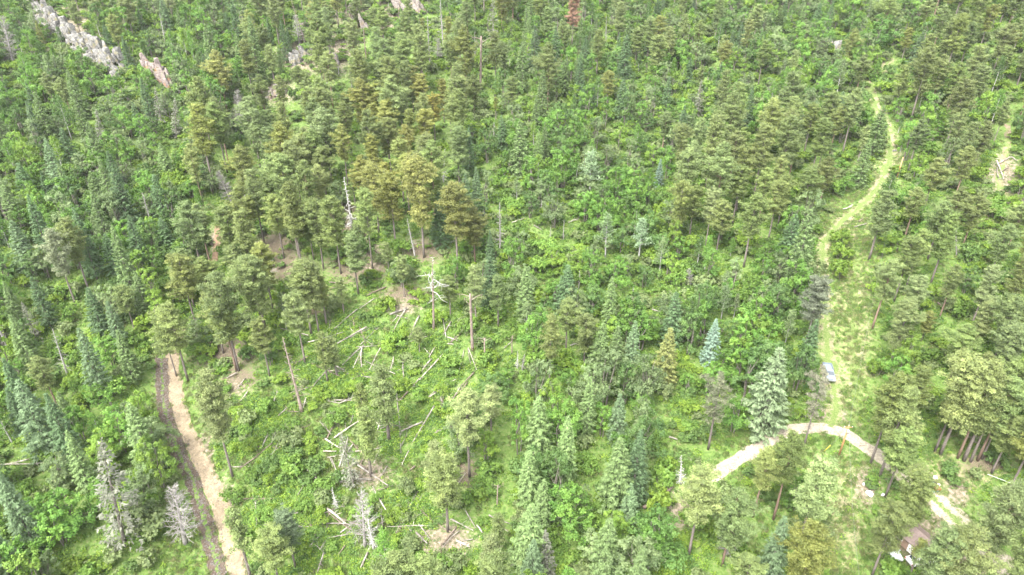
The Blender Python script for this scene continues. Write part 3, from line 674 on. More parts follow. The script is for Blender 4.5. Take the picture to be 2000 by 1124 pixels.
special('P', 1117, 92, -14, PINES[3], (.27, .165, .11), 'rust-red dead pine with dry needles at the top edge', 'tree', 'pine_tree')
special('S', 1284, 372, 310, SPRUCES[0], SCOL['B'], 'small blue spruce in the thicket beside olive pines', 'tree', 'spruce_tree')
special('S', 1383, 714, 622, SPRUCES[2], SCOL['B'], 'pale blue spruce standing alone in the green thicket', 'tree', 'spruce_tree')
special('S', 1202, 862, 768, SPRUCES[2], SCOL['b'], 'shapely bluish cone-shaped spruce in the lower middle thicket', 'tree', 'spruce_tree')
special('S', 1487, 838, 678, SPRUCES[4], SCOL['g'], 'large broad grey-green spruce just above the pale road', 'tree', 'spruce_tree', 1.15)
special('P', 1383, 878, 735, SPARSE_PINE, PCOL['g'], 'thin grey-green pine with pale leaning trunk at the road bend', 'tree', 'pine_tree')
special('P', 1570, 872, 722, SPARSE_PINE, (.19, .19, .13), 'sparse greyish pine with brown trunk in the road fork', 'tree', 'pine_tree', .72)
special('A', 1182, 505, 420, ASPENS[1], (.15, .22, .10), 'birch with bright white trunk in the thicket', 'tree', 'birch_tree', 1.3)
special('A', 1247, 507, 428, ASPENS[0], (.19, .27, .15), 'pale mint-leaved birch right of the white-trunked one', 'tree', 'birch_tree', 1.4)
special('A', 1152, 380, 298, ASPENS[2], (.21, .29, .16), 'pale silvery aspen in the upper middle thicket', 'tree', 'aspen_tree', 1.5)
special('A', 1625, 172, 118, ASPENS[0], (.13, .22, .07), 'slim aspen with white stem below the grey boulder', 'tree', 'aspen_tree', 1.4)
special('A', 1408, 625, 560, ASPENS[2], (.14, .20, .09), 'thin white-stemmed birch at the right of the thicket', 'tree', 'birch_tree', 1.1)
special('A', 1432, 625, 575, ASPENS[0], (.15, .19, .09), 'pair birch beside the thin white-stemmed one, twiggy and pale', 'tree', 'birch_tree', .9)
special('B', 1272, 1078, 1002, BROADS[1], (.10, .19, .045), 'single round green bushy tree below the pale road end', 'tree', 'broadleaf_tree', 1.35)
special('B', 1705, 112, 28, BROADS[4], (.10, .20, .045), 'big bright broadleaf tree above the grassy track, upper right', 'tree', 'broadleaf_tree', 1.25)
special('B', 1660, 75, 20, BROADS[1], (.11, .20, .055), 'fluffy broadleaf tree behind the big bright one, upper right', 'tree', 'broadleaf_tree', 1.25)
special('S', 1708, 158, 112, SPRUCES[4], (.10, .20, .035), 'small bright green cone tree standing beside the upper track', 'tree', 'spruce_tree', 1.2)
for bx, by, ty, lab in ((1640, 480, 440, 'uppermost of the yellow-green bushes along the mown strip'), (1638, 510, 470, 'second yellow-green bush down the mown strip'), (1640, 545, 500, 'third yellow-green bush down the mown strip'), (1710, 735, 700, 'yellow-green bush at the right rim of the mown strip'), (950, 880, 845, 'bright yellow bush below the big olive clearing pine'), (760, 690, 655, 'bright lime bush among logs below the white snag')):
    special('b', bx, by, by-(by-ty)*.85, BUSHES[2], (.15, .24, .035), lab, 'bush', 'bush', .8)

# ------------------------------------------------------------------ filling the rest of the wood by what grows where
CELLS = ["mrbmsprpppmmmmmsbbpp", "bbrbsrPPPPssmmmbbmpp", "ssbsmPPPPpssbmpmmpmm", "bssbPPPPPmbbbpPPpmmc", "sssbPPPPPsbbbPPmgmpm", "ssspPPPpPsbbbbmsgpPp",
         "ssspppccmsssbbbmgppp", "ssspppcccbsssbbsgbpp", "sssgcccccbssbcsmgppp", "sssgcccccmsssbgggpgp", "ssbgcccccbssspppgpgp", "bbbgcccccpsbspppgpgp"]
def cell(px, py):
    px = px+rng.normal()*18; py = py+rng.normal()*14
    return CELLS[int(np.clip(py/93.7, 0, 11))][int(np.clip(px/100, 0, 19))]
# chance of (pine, spruce, broadleaf, bush, thin pine) per try
MIX = {'p': (.7, .03, .26, .5, .05), 'P': (1.5, .0, .05, .2, .05), 's': (.03, .5, .6, .5, 0), 'b': (.01, .03, .98, .7, 0), 'm': (.3, .2, .7, .5, 0), 'c': (.0, .0, .03, .75, .05), 'g': (0, 0, .01, .15, 0), 'r': (.22, .08, .10, .25, 0)}
KEEP = []            # photograph places that nothing may cover
for line, w in ROADS + [(CUT, 3.5), (CUT2, 2.5), (TRACK2, 1.2)]:
    rs = resample(line, 2.0); KEEP.append(project(np.c_[rs, zat(rs[:,0], rs[:,1])])[:, :2])
KEEP.append(np.array([(1618,725),(1650,860),(1695,960),(1825,940),(1741,1072),(1782,1085),(1780,1045),(1628,92),(690,430),(846,560),(920,620),(680,900),(570,730),(1755,335),(1390,670),(1285,345),(1185,470),(130,40),(170,75),(215,120),(310,145),(590,110),(545,185),(720,60),(760,30),(1960,330),(1112,30),(105,690),(230,960),(352,1005),(1660,640),(1670,560),(1880,920),(1930,940),(1840,1030),(1870,1080),(1345,545)], float))
LOGS = '''762 619 796 606 .36 0|794 605 766 657 .24 0|769 618 797 626 .1 0|778 619 767 632 .12 0|717 643 659 675 .34 0|656 677 630 681 .26 0|705 642 712 676 .17 1|712 678 668 717 .22 0|708 682 707 721 .26 0|746 678 723 726 .2 0|737 715 725 728 .16 0
700 608 652 646 .2 0|732 586 702 607 .16 0|753 564 717 582 .28 1|653 715 673 728 .26 0|643 722 608 765 .2 0|789 719 776 728 .16 0|643 555 673 557 .25 1|643 568 668 562 .18 1|820 621 797 666 .3 0|881 632 866 658 .26 0|865 696 820 746 .28 0
850 683 838 701 .26 0|842 705 825 729 .26 0|829 683 840 696 .12 0|900 655 880 673 .2 1|874 662 894 669 .2 0|906 686 898 729 .12 0|915 683 931 726 .16 0|913 684 921 716 .12 0|926 731 900 759 .24 1|1000 670 984 684 .14 0|653 786 696 786 .2 0
741 755 717 772 .2 0|775 769 779 814 .22 0|779 816 784 889 .16 0|756 811 777 810 .18 0|747 814 734 863 .2 0|743 841 756 836 .12 0|848 797 807 867 .26 0|798 884 786 912 .14 0|826 829 784 846 .34 0|798 769 779 786 .26 1|820 742 805 762 .18 0
711 805 709 829 .18 0|636 861 662 878 .26 0|632 885 658 885 .2 0|640 897 658 894 .16 0|645 897 651 916 .12 0|690 871 681 884 .16 0|694 886 741 879 .18 0|717 886 702 914 .22 1|739 884 732 908 .12 0|700 912 758 953 .28 0|692 940 728 940 .3 0
705 912 719 921 .22 1|758 914 741 936 .16 0|811 914 800 923 .26 1|640 998 677 1027 .34 0|596 948 582 972 .16 0|634 1083 620 1123 .26 0|675 1069 660 1089 .16 1|719 1083 705 1113 .3 0|880 1018 925 1040 .24 0|909 998 929 1036 .16 0|932 1029 942 1045 .26 0
891 1032 862 1071 .24 1|898 1040 865 1072 .16 0|891 1060 918 1072 .3 0|818 1027 840 1056 .18 0|813 1045 836 1065 .32 0|905 1059 925 1057 .18 0|956 1008 994 1029 .22 0|976 1031 994 1043 .14 0|956 1067 967 1087 .24 0|954 1087 970 1092 .24 0|863 954 883 964 .2 0
893 1098 914 1112 .18 1|464 732 444 742 .26 0|480 742 464 764 .22 0|485 767 471 787 .2 0|602 700 576 714 .24 1|913 750 880 787 .24 1|533 870 500 897 .2 1|541 877 530 893 .16 0|500 897 471 918 .2 1|1256 997 1313 953 .5 1|1306 857 1323 863 .3 0
1110 438 1130 430 .22 0|1000 438 1023 430 .2 0|1043 443 1057 452 .2 0|1273 608 1290 613 .24 0|1113 678 1133 673 .2 0|1950 322 1975 310 .3 0|1948 318 1957 352 .3 0|1975 310 1985 318 .25 0|1952 340 1970 330 .25 1|1950 350 1945 330 .25 0|1957 352 1948 354 .2 0
1645 412 1664 404 .25 0|1668 448 1690 440 .25 0|1676 436 1684 430 .25 1|1283 905 1296 890 .2 1|600 780 592 800 .18 0|560 800 545 816 .2 0|770 700 760 726 .16 0|850 768 838 778 .22 0|690 815 684 832 .16 0|1830 595 1840 602 .3 1|60 900 5 912 .2 0|0 914 90 905 .2 0'''
LOGP = []
for chunk in LOGS.replace('\n', '|').split('|'):
    x0, y0, x1, y1 = map(float, chunk.split()[:4])
    for u in np.linspace(0, 1, 5): LOGP.append((x0+(x1-x0)*u, y0+(y1-y0)*u))
LOGP = np.array(LOGP)
KEEP.append(LOGP)
for pl in ([(78,30),(130,60),(165,95),(205,115),(240,140)], [(90,5),(120,30),(150,60)], [(300,125),(330,160)], [(690,20),(720,60)], [(770,10),(835,15)], [(570,115),(604,95)], [(516,185),(560,175)]):
    a = np.array(pl, float); t = np.linspace(0, len(a)-1, 9); KEEP.append(np.c_[np.interp(t, np.arange(len(a)), a[:, 0]), np.interp(t, np.arange(len(a)), a[:, 1])])
for k, bx, by, tx, ty, cc, lab, pi in SPECIAL:      # the standing dead trees stay in view
    for u in np.linspace(.15, 1, 5): KEEP.append(np.array([(bx+(tx-bx)*u, by+(ty-by)*u)]))
for bx, by, ty in ((828,503,430),(811,503,430),(666,535,470),(773,480,420),(1452,522,460),(1697,508,440),(1778,237,200),(608,652,590),(623,650,590),(917,932,860),(875,1038,960),(760,860,790),(725,928,860),(1870,895,850),(1835,888,850),(1910,900,850)):
    for u in (0, .5, 1): KEEP.append(np.array([(bx, by+(ty-by)*u)]))
KEEP = np.vstack(KEEP)
grid = {}
def near(x, y, r_):
    g = 4.0; ix, iy = int(x//g), int(y//g); k = int(r_//g)+1
    for a in range(ix-k, ix+k+1):
        for b_ in range(iy-k, iy+k+1):
            for (qx, qy, qr) in grid.get((a, b_), ()):
                if (qx-x)**2+(qy-y)**2 < (r_+qr)**2: return True
    return False
def occupy(x, y, r_): grid.setdefault((int(x//4), int(y//4)), []).append((x, y, r_))
for p in plants: occupy(p['base'][0], p['base'][1], {'P': 1.9, 'S': 1.5, 'D': .9, 'p': .8, 'A': 1.2, 'B': 2.2, 'b': 1.0}[p['kind']])
def covers(base, h, w):
    a = project(base)[0]; t = project(base+[0, 0, h])[0]; hw = w*FPX/a[2]*.8
    d = segdist(KEEP[:, 0], KEEP[:, 1], np.array([a[:2], t[:2]]))
    return bool((d < hw).any())
N = 60000
fy = np.sqrt(rng.random(N)*(450**2-42**2)+42**2); fx = (rng.random(N)*2-1)*(fy*.86+42)
fz = zat(fx, fy); fp = project(np.c_[fx, fy, fz])
rd = np.min([segdist(fx, fy, L)-w for L, w in ROADS], axis=0)
rd = np.minimum(rd, segdist(fx, fy, CUT)-4.2); rd = np.minimum(rd, segdist(fx, fy, CUT2)-3.4)
lowbush = []
for i in range(N):
    if rd[i] < .5: continue
    ce = cell(fp[i, 0], fp[i, 1]); mx_ = MIX[ce]; u = rng.random(5); base = np.array([fx[i], fy[i], fz[i]])
    inframe = -60 < fp[i, 0] < 2060 and fp[i, 1] < 1400
    if u[0] < mx_[0]*.17:
        h = rng.uniform(14, 21.5)+(1.5 if ce == 'P' else 0)
        if rd[i] > 1.5 and not near(base[0], base[1], 2.4) and not (inframe and covers(base, h, 2.6)):
            occupy(base[0], base[1], 1.7); add_plant('P', base, h, rng.choice(['o', 'o', 'o', 'l', 'y' if fp[i,0] < 1000 else 'o']))
            continue
    if u[1] < mx_[1]*.085:
        h = rng.uniform(9, 18)
        if rd[i] > 1.2 and not near(base[0], base[1], 1.5) and not (inframe and covers(base, h, 1.8)):
            occupy(base[0], base[1], 1.3); add_plant('S', base, h, rng.choice(['o', 'o', 'd', 'd', 'b']))
            continue
    if u[2] < mx_[2]*.36:
        h = rng.uniform(6.5, 13)*(.75 if rng.random() < .35 else 1)*(.8 if ce in 'pPr' else 1)
        if rd[i] > 1.0 and not near(base[0], base[1], 1.1) and not (inframe and covers(base, h, 2.0)):
            occupy(base[0], base[1], 1.1); add_plant('A' if rng.random() < .12 else 'B', base, h)
            continue
    if u[4] < mx_[4]*.12 and not near(base[0], base[1], 1.2) and rd[i] > 1.5:
        occupy(base[0], base[1], .8); add_plant('p', base, rng.uniform(7, 11), rng.choice(['o', 'l']))
        continue
    if u[3] < mx_[3] and not near(base[0], base[1], .25) and (not inframe or np.hypot(*(LOGP-fp[i, :2]-[0, -8]).T).min() > 15):
        h = rng.choice([rng.uniform(.8, 1.8), rng.uniform(1.6, 3.4)], p=[.65, .35])*(.9 if ce in 'cg' else 1.2); occupy(base[0], base[1], .6)
        add_plant('b', base, h, ce)

# ------------------------------------------------------------------ which plants are individuals: the 300 of a kind that show largest; the rest one mass per kind
LAND = [((330,760),'the bend of the rutted dirt road'),((450,1090),'the lower end of the rutted road'),((165,85),'the grey rock outcrop'),((312,142),'the pointed orange-streaked rock'),
 ((115,690),'the dark-trunked bare snag'),((232,960),'the brown-topped dying spruce'),((350,1005),'the round silver-grey dead tree'),((680,400),'the twisted white snag'),((846,570),'the white-limbed tall snag'),
 ((920,630),'the broken-topped snag'),((570,730),'the leaning silver snag'),((680,900),'the fuzzy grey dead spruce'),((977,450),'the spiky grey snag'),((868,320),'the small white twisted snag'),((940,125),'the tall reddish snag'),
 ((1112,35),'the rust-red pine'),((1183,60),'the bare grey spike'),((1182,465),'the white-trunked birch'),((1285,340),'the small blue spruce'),((1390,665),'the pale blue spruce'),((1395,800),'the pale leaning trunk'),
 ((1490,760),'the large grey-green spruce'),((1565,500),'the big spruce by the grassy track'),((1628,92),'the grey boulder'),((1618,725),'the blue pickup'),((1650,860),'the power pole'),((1695,960),'the white tarp'),((1825,940),'the red tarp'),
 ((1780,1045),'the brown-roofed cabin'),((1345,545),'the fan of white dead branches'),((1445,895),'the pale curving road'),((1735,310),'the upper grassy track'),((1960,335),'the grey log pile'),((465,215),'the pale broad dead pine'),
 ((712,80),'the pink rocks'),((1270,1040),'the round bushy tree'),((870,1055),'the lower log tangle'),((1208,815),'the bluish cone spruce'),((1670,620),'the mown strip'),((1370,190),'the pinkish dead spruce'),((1075,680),'the yellow-olive lone pine'),((312,210),'the drooping grey spruce')]
LP = np.array([l[0] for l in LAND], float)
ORD = ['nearest', 'second', 'third', 'fourth', 'fifth', 'sixth', 'seventh', 'eighth', 'ninth', 'tenth', 'eleventh', 'twelfth', 'thirteenth', 'fourteenth', 'fifteenth', 'sixteenth', 'seventeenth', 'eighteenth', 'nineteenth', 'twentieth']
def side_of(q, l):
    dx, dy = q[0]-l[0], q[1]-l[1]
    return ('right of' if dx > 0 else 'left of') if abs(dx) > abs(dy) else ('below' if dy > 0 else 'above')
def label_set(items):
    """items: (object, image point, descriptive phrase). Singles each one out by its look, landmark, side and order of distance."""
    key = {}
    for o, q, phrase in items:
        k = int(np.argmin(np.hypot(*(LP-q[:2]).T))); d = float(np.hypot(*(LP[k]-q[:2])))
        key.setdefault((phrase, k, side_of(q, LP[k])), []).append((d, o))
    for (phrase, k, s), lst in key.items():
        lst.sort(key=lambda t: t[0])
        for i, (d, o) in enumerate(lst):
            if len(lst) == 1: o['label'] = f'{phrase} just {s} {LAND[k][1]}' if d < 60 else f'{phrase} {s} {LAND[k][1]}'
            else:
                od = ORD[min(i, 19)]; o['label'] = f'{phrase}, {od} {s} {LAND[k][1]}' if i else f'{phrase} nearest {s} {LAND[k][1]}'
def leafcolor():
    t = rng.random(); v = rng.uniform(.85, 1.2)
    if t < .5: c, w = (.115, .22, .04), 'fresh green'
    elif t < .72: c, w = (.09, .16, .045), 'deep green'
    elif t < .82: c, w = (.15, .245, .04), 'lime green'
    else: c, w = (.155, .215, .09), 'pale green'
    return tuple(x*v for x in c), w
def bushcolor(ce):
    t = rng.random(); v = rng.uniform(.85, 1.2)
    if t < .5: c, w = (.125, .215, .04), 'fresh green'
    elif t < .75: c, w = (.16, .25, .035), 'lime green'
    elif t < .9: c, w = (.10, .17, .045), 'deep green'
    else: c, w = (.155, .205, .08), 'pale green'
    return tuple(x*v for x in c), w
FAM = {'P': 'P', 'p': 'P', 'S': 'S', 'A': 'B', 'B': 'B', 'b': 'b', 'D': 'D'}
for p in plants:
    a = project(p['base'])[0]; t = project(p['base']+[0, 0, p['h']])[0]
    p['px'] = a[1]-t[1] if p['kind'] in 'PSpD' else p['h']*FPX/a[2]
    c_ = (a+t)/2; p['q'] = c_[:2]
    p['in'] = 0 < c_[0] < 2000 and 0 < c_[1] < 1130
    k = p['kind']
    if p['color'] is None:
        if k in 'Pp': base_c = PCOL[p['c']]; p['color'] = tuple(np.array(base_c)*rng.uniform(.85, 1.15)*np.array([rng.uniform(.93, 1.1), 1, rng.uniform(.85, 1.15)])); p['cword'] = CWORD['P'][p['c']]
        elif k == 'S': base_c = SCOL[p['c']]; p['color'] = tuple(np.array(base_c)*rng.uniform(.85, 1.15)); p['cword'] = CWORD['S'][p['c']]
        elif k in 'AB': p['color'], p['cword'] = leafcolor()
        elif k == 'b': p['color'], p['cword'] = bushcolor(p['c'])
        else: p['color'] = (1, 1, 1)
    if p['proto'] is None:
        lst = {'P': PINES, 'p': THIN_PINES, 'S': SPRUCES, 'A': ASPENS, 'B': BROADS, 'b': BUSHES}[k]
        p['pi'] = int(rng.integers(len(lst))); p['proto'] = lst[p['pi']]
    if p['wide'] is None:
        s = p['h']/p['proto'][1]; p['wide'] = float(np.clip((rng.uniform(.82, 1.14) if k == 'P' else rng.uniform(.92, 1.25))*s**-.35, .7, 1.7))
NAME = {'P': 'pine_tree', 'p': 'pine_tree', 'S': 'spruce_tree', 'A': 'birch_tree', 'B': 'broadleaf_tree', 'b': 'bush', 'D': 'dead_tree'}
GROUP = {'P': 'pines of the hillside wood', 'S': 'spruces of the hillside wood', 'B': 'broadleaf trees of the thickets', 'b': 'low bushes between the trees', 'D': 'dead standing trees'}
todo = {}
mass = {'P': [], 'S': [], 'B': [], 'b': []}
for fam in 'PSBbD':
    lst = sorted([p for p in plants if FAM[p['kind']] == fam], key=lambda p: (p['label'] is None, not p['in'], -p['px']))
    for i, p in enumerate(lst):
        if fam == 'D' or (i < 300 and p['in']): todo.setdefault(fam, []).append(p)
        else: mass[fam].append(p)
for fam, lst in todo.items():
    items = []; hs_ = sorted(p['h'] for p in lst)
    for p in lst:
        k = p['kind']; o = plant(p['name'] or NAME[k], p['proto'], p['base'], p['h'], rng.random()*6.28 if p['lean'] == (0, 0) else 0.0, p['wide'], p['color'], p['lean'])
        tag(o, p['label'], 'bush' if fam == 'b' else 'tree', GROUP[fam])
        if not p['label']:
            rel = (hs_.index(p['h'])+.5)/len(hs_); sz = 'tall' if rel > .66 else 'short' if rel < .33 else 'mid-sized'
            nm = {'P': 'pine', 'p': 'slim pine', 'S': 'spruce', 'A': 'slender birch', 'B': 'broadleaf tree', 'b': 'bush', 'D': 'dead tree'}[k]
            if fam == 'b': sz = {'tall': 'large', 'short': 'small', 'mid-sized': 'mid-sized'}[sz]
            items.append((o, p['q'], f"{sz} {p['cword']} {nm}"))
    label_set(items)

# --- masses (geometry-node scatter over the remaining, smallest plants)
def join_parts(parts):
    V, F_, T, MI, mats, n0 = [], [], [], [], [], 0
    for i, (nm, me) in enumerate(parts):
        v = np.empty(len(me.vertices)*3, np.float32); me.vertices.foreach_get('co', v)
        f = np.empty(len(me.loops), np.int32); me.loops.foreach_get('vertex_index', f)
        t = np.empty(len(me.polygons), np.float32); me.attributes['tint'].data.foreach_get('value', t)
        V.append(v.reshape(-1, 3)); F_.append(f.reshape(-1, 3)+n0); T.append(t); MI.append(np.full(len(t), i)); n0 += len(me.vertices); mats.append(me.materials[0])
    return np_mesh('plant', np.vstack(V), np.vstack(F_), mats, {'tint': ('FACE', 'FLOAT', np.concatenate(T))}, False, np.concatenate(MI))
def scatter(name, sources, pts, idx, rot, scl, label, cat):
    """sources: (mesh, colour)"""
    col = bpy.data.collections.new(name+'_sources')
    for i, (me, c) in enumerate(sources):
        me = me.copy()
        for q in range(len(me.materials)): me.materials[q] = tinted(me.materials[q], tuple(c))
        o = bpy.data.objects.new(f'{name}_source_{i:03d}', me); col.objects.link(o)
    me = bpy.data.meshes.new(name); me.vertices.add(len(pts)); me.vertices.foreach_set('co', np.asarray(pts, np.float32).ravel())
    for k, typ, arr in (('idx', 'INT', np.asarray(idx, np.int32)), ('rot', 'FLOAT_VECTOR', np.asarray(rot, np.float32)), ('scl', 'FLOAT_VECTOR', np.asarray(scl, np.float32))):
        a = me.attributes.new(k, typ, 'POINT'); a.data.foreach_set('value' if typ == 'INT' else 'vector', arr.ravel())
    o = obj(name, me)
    ng = bpy.data.node_groups.new(name, 'GeometryNodeTree')
    ng.interface.new_socket('Geometry', in_out='INPUT', socket_type='NodeSocketGeometry'); ng.interface.new_socket('Geometry', in_out='OUTPUT', socket_type='NodeSocketGeometry')
    gi = ng.nodes.new('NodeGroupInput'); go = ng.nodes.new('NodeGroupOutput'); ci = ng.nodes.new('GeometryNodeCollectionInfo'); ip = ng.nodes.new('GeometryNodeInstanceOnPoints')
    ci.inputs['Collection'].default_value = col; ci.inputs['Separate Children'].default_value = True; ci.inputs['Reset Children'].default_value = True
    ip.inputs['Pick Instance'].default_value = True
    def na(nm, typ):
        x = ng.nodes.new('GeometryNodeInputNamedAttribute'); x.data_type = typ; x.inputs['Name'].default_value = nm; return x.outputs[0]
    L = ng.links.new
    L(gi.outputs[0], ip.inputs['Points']); L(ci.outputs[0], ip.inputs['Instance']); L(na('idx', 'INT'), ip.inputs['Instance Index'])
    e2r = ng.nodes.new('FunctionNodeEulerToRotation'); L(na('rot', 'FLOAT_VECTOR'), e2r.inputs[0]); L(e2r.outputs[0], ip.inputs['Rotation'])
    L(na('scl', 'FLOAT_VECTOR'), ip.inputs['Scale']); L(ip.outputs[0], go.inputs[0])
    md = o.modifiers.new('scatter', 'NODES'); md.node_group = ng
    return tag(o, label, cat, kind='stuff')
MASS = {'P': ('background_pine_forest', PINES+THIN_PINES, [PCOL['o'], PCOL['l'], PCOL['o'], PCOL['y']], 'far and half-hidden pines filling the gaps of the wood', 'forest'),
        'S': ('background_spruce_forest', SPRUCES, [SCOL['o'], SCOL['d'], SCOL['b']], 'far and half-hidden spruces filling the gaps of the wood', 'forest'),
        'B': ('thicket_vegetation', BROADS+ASPENS, [(.115, .22, .04), (.09, .16, .045), (.15, .245, .04), (.155, .215, .09)], 'leafy thicket filling the gaps between trees', 'thicket'),
        'b': ('shrub_undergrowth', BUSHES, [(.125, .215, .04), (.16, .25, .035), (.10, .17, .045), (.155, .205, .08)], 'low leafy shrub layer covering the forest floor', 'undergrowth')}
for fam, (nm, protos, cols, lab, cat) in MASS.items():
    lst = mass[fam]
    if not lst: continue
    src = [(me, cols[(2*i+j) % len(cols)]) for i, me in enumerate([join_parts(p[0]) for p in protos]) for j in (0, 1)]
    ph = [p[1] for p in protos]; idx, rot, scl, pts = [], [], [], []
    pos = {id(p): i for i, p in enumerate(protos)}
    for p in lst:
        i = pos.get(id(p['proto']), 0); s = p['h']/ph[i]; idx.append(i*2+int(rng.integers(2)))
        rot.append((0, 0, rng.random()*6.28)); scl.append((s*p['wide'], s*p['wide'], s)); pts.append(p['base'])
    scatter(nm, src, pts, idx, rot, scl, lab, cat)
print('PLANTS', {k: len(v) for k, v in todo.items()}, {k: len(v) for k, v in mass.items()})

# --- herbs and grass on the ground
def make_herb(seed, n=46, R0=.55, h=.6, grass=False):
    r = np.random.default_rng(seed); mb = MB()
    rr = R0*np.sqrt(r.random(n)); az = r.random(n)*6.28
    c = np.stack([rr*np.cos(az), rr*np.sin(az), h*(.15+.85*r.random(n))*(1-.5*rr/R0)], 1)
    if grass:
        c[:, 2] *= .6; al = np.stack([np.cos(az)*.35, np.sin(az)*.35, np.ones(n)], 1)
        leaves(mb, c, np.stack([np.cos(az), np.sin(az), .2+0*az], 1)+unit(n, r)*.4, r.uniform(.35, .6, n), r, .16, along=al)
    else: leaves(mb, c, unit(n, r)*.8+[0, 0, .8], r.uniform(.12, .24, n), r, .8, quad=True)
    me = mb.mesh('herb', [M_HERB]); return me
HM = [make_herb(601), make_herb(602, 60, .7, .5), make_herb(603, 40, .45, .8)]; GM = [make_herb(611, 50, .55, .5, True), make_herb(612, 64, .7, .4, True)]
HC = [(.13, .225, .04), (.17, .27, .035), (.10, .18, .045)]; GC = [(.10, .175, .04), (.14, .2, .055), (.18, .19, .085)]
src = [(m_, c_) for m_ in HM for c_ in HC] + [(m_, c_) for m_ in GM for c_ in GC]
def herb_points(n, y0, y1, dens):
    y = np.sqrt(rng.random(n)*(y1**2-y0**2)+y0**2); x = (rng.random(n)*2-1)*(y*.84+25); z = zat(x, y); q = project(np.c_[x, y, z])
    cx = np.clip((q[:,0]+rng.normal(size=n)*15)/100, 0, 19).astype(int); cy = np.clip((q[:,1]+rng.normal(size=n)*12)/93.7, 0, 11).astype(int)
    ch = np.array([list(r_) for r_ in CELLS])[cy, cx]
    d = np.vectorize(dens.get)(ch); patch = vnoise(x, y, 31, 5)+.6*vnoise(x, y, 32, 1.8)
    rdd = np.min([segdist(x, y, L)-w*rng.uniform(.55, .95, n) for L, w in ROADS], axis=0)
    zi = np.clip(((y-YS[0])/1.5).round(), 0, ny-1).astype(int); xi = np.clip(((x-XS[0])/1.5).round(), 0, nx-1).astype(int); zz = zone.reshape(ny, nx, 4)[zi, xi]
    bare = np.maximum(zz[:, 0], zz[:, 1])
    keep = (rng.random(n) < d*np.clip(1+1.6*patch, .15, 1.5)*(1-.93*bare)) & (rdd > 0)
    gr = (ch == 'g') | (zz[:, 2] > .35) | (rdd < 1.0) | (vnoise(x, y, 41, 7)+.5*vnoise(x, y, 42, 2.5) > .12)
    return np.c_[x, y, z][keep], gr[keep]
P1, g1 = herb_points(130000, 45, 190, {'c': 1., 'g': .95, 'b': .25, 's': .22, 'm': .35, 'p': .55, 'P': .35, 'r': .3})
P2, g2 = herb_points(60000, 190, 420, {'c': .9, 'g': .9, 'b': .25, 's': .25, 'm': .35, 'p': .4, 'P': .3, 'r': .25})
Pt = np.vstack([P1, P2]); gr = np.r_[g1, g2]; k = len(Pt)
idx = np.where(gr & (rng.random(k) < .85), len(HM)*3+rng.integers(0, 6, k), rng.integers(0, len(HM)*3, k))
s = rng.uniform(.7, 1.5, k); s = np.where(gr, s*.75, s)
scatter('ground_vegetation', src, Pt, idx, np.c_[np.zeros((k, 2)), rng.random(k)*6.28], np.c_[s, s, s*rng.uniform(.7, 1.2, k)], 'grass and leafy weeds growing over the forest floor', 'grass')
print('HERBS', k)

# ------------------------------------------------------------------ fallen logs (photograph end points, thickness in metres, 0 bleached / 1 brown)
def log_mesh(L, rad, mt, r, branches=True):
    mb = MB(); n_ = 7; t = np.linspace(0, 1, n_)
    line = np.stack([t*L, .03*L*np.sin(t*3+r.random()*6)*r.normal(), .012*L*np.sin(t*4)*r.normal()], 1)
    mb.tube(line, np.linspace(rad*1.05, rad*.62, n_), 7)
    if branches:
        for _ in range(int(r.integers(5, 15))):
            u = r.uniform(.25, .97); p = np.array([u*L, np.interp(u*L, line[:,0], line[:,1]), 0]); d = r.normal(size=3); d[2] = abs(d[2]); d[0] = abs(d[0]); d /= np.linalg.norm(d); q = r.uniform(.3, 1.7)
            mb.tube([p, p+d*q*.5+r.normal(size=3)*.06, p+d*q], [rad*.22+.012, rad*.15+.01, .008], 3, False)
    return mb.mesh('fallen_log', [mt], True)
log_items = []
lr = np.random.default_rng(77)
for chunk in LOGS.replace('\n', '|').split('|'):
    x0, y0, x1, y1, th, kd = map(float, chunk.split()); a = ground(x0, y0); c = ground(x1, y1)
    d = c-a; L = float(np.linalg.norm(d)); th = max(th, .15)*1.05
    lift = th*.4+.38
    o = obj('fallen_log', log_mesh(L, th/2*1.15, M_LOGD if kd else M_LOG, lr, L > 2.5), loc=a+[0, 0, lift])
    o.rotation_euler = Vector(d).to_track_quat('X', 'Z').to_euler()
    tag(o, None, 'log', 'fallen logs on the slope')
    ang = math.degrees(math.atan2(y0-y1, x1-x0)) % 180
    lie = 'lying level' if ang < 22 or ang > 158 else 'pointing upslope' if 65 < ang < 115 else 'slanting up rightward' if ang < 90 else 'slanting up leftward'
    log_items.append((o, np.array([(x0+x1)/2, (y0+y1)/2]), f"{'long' if L > 6 else 'short' if L < 3 else 'mid-length'} {'brown' if kd else 'bleached'} fallen log {lie}"))
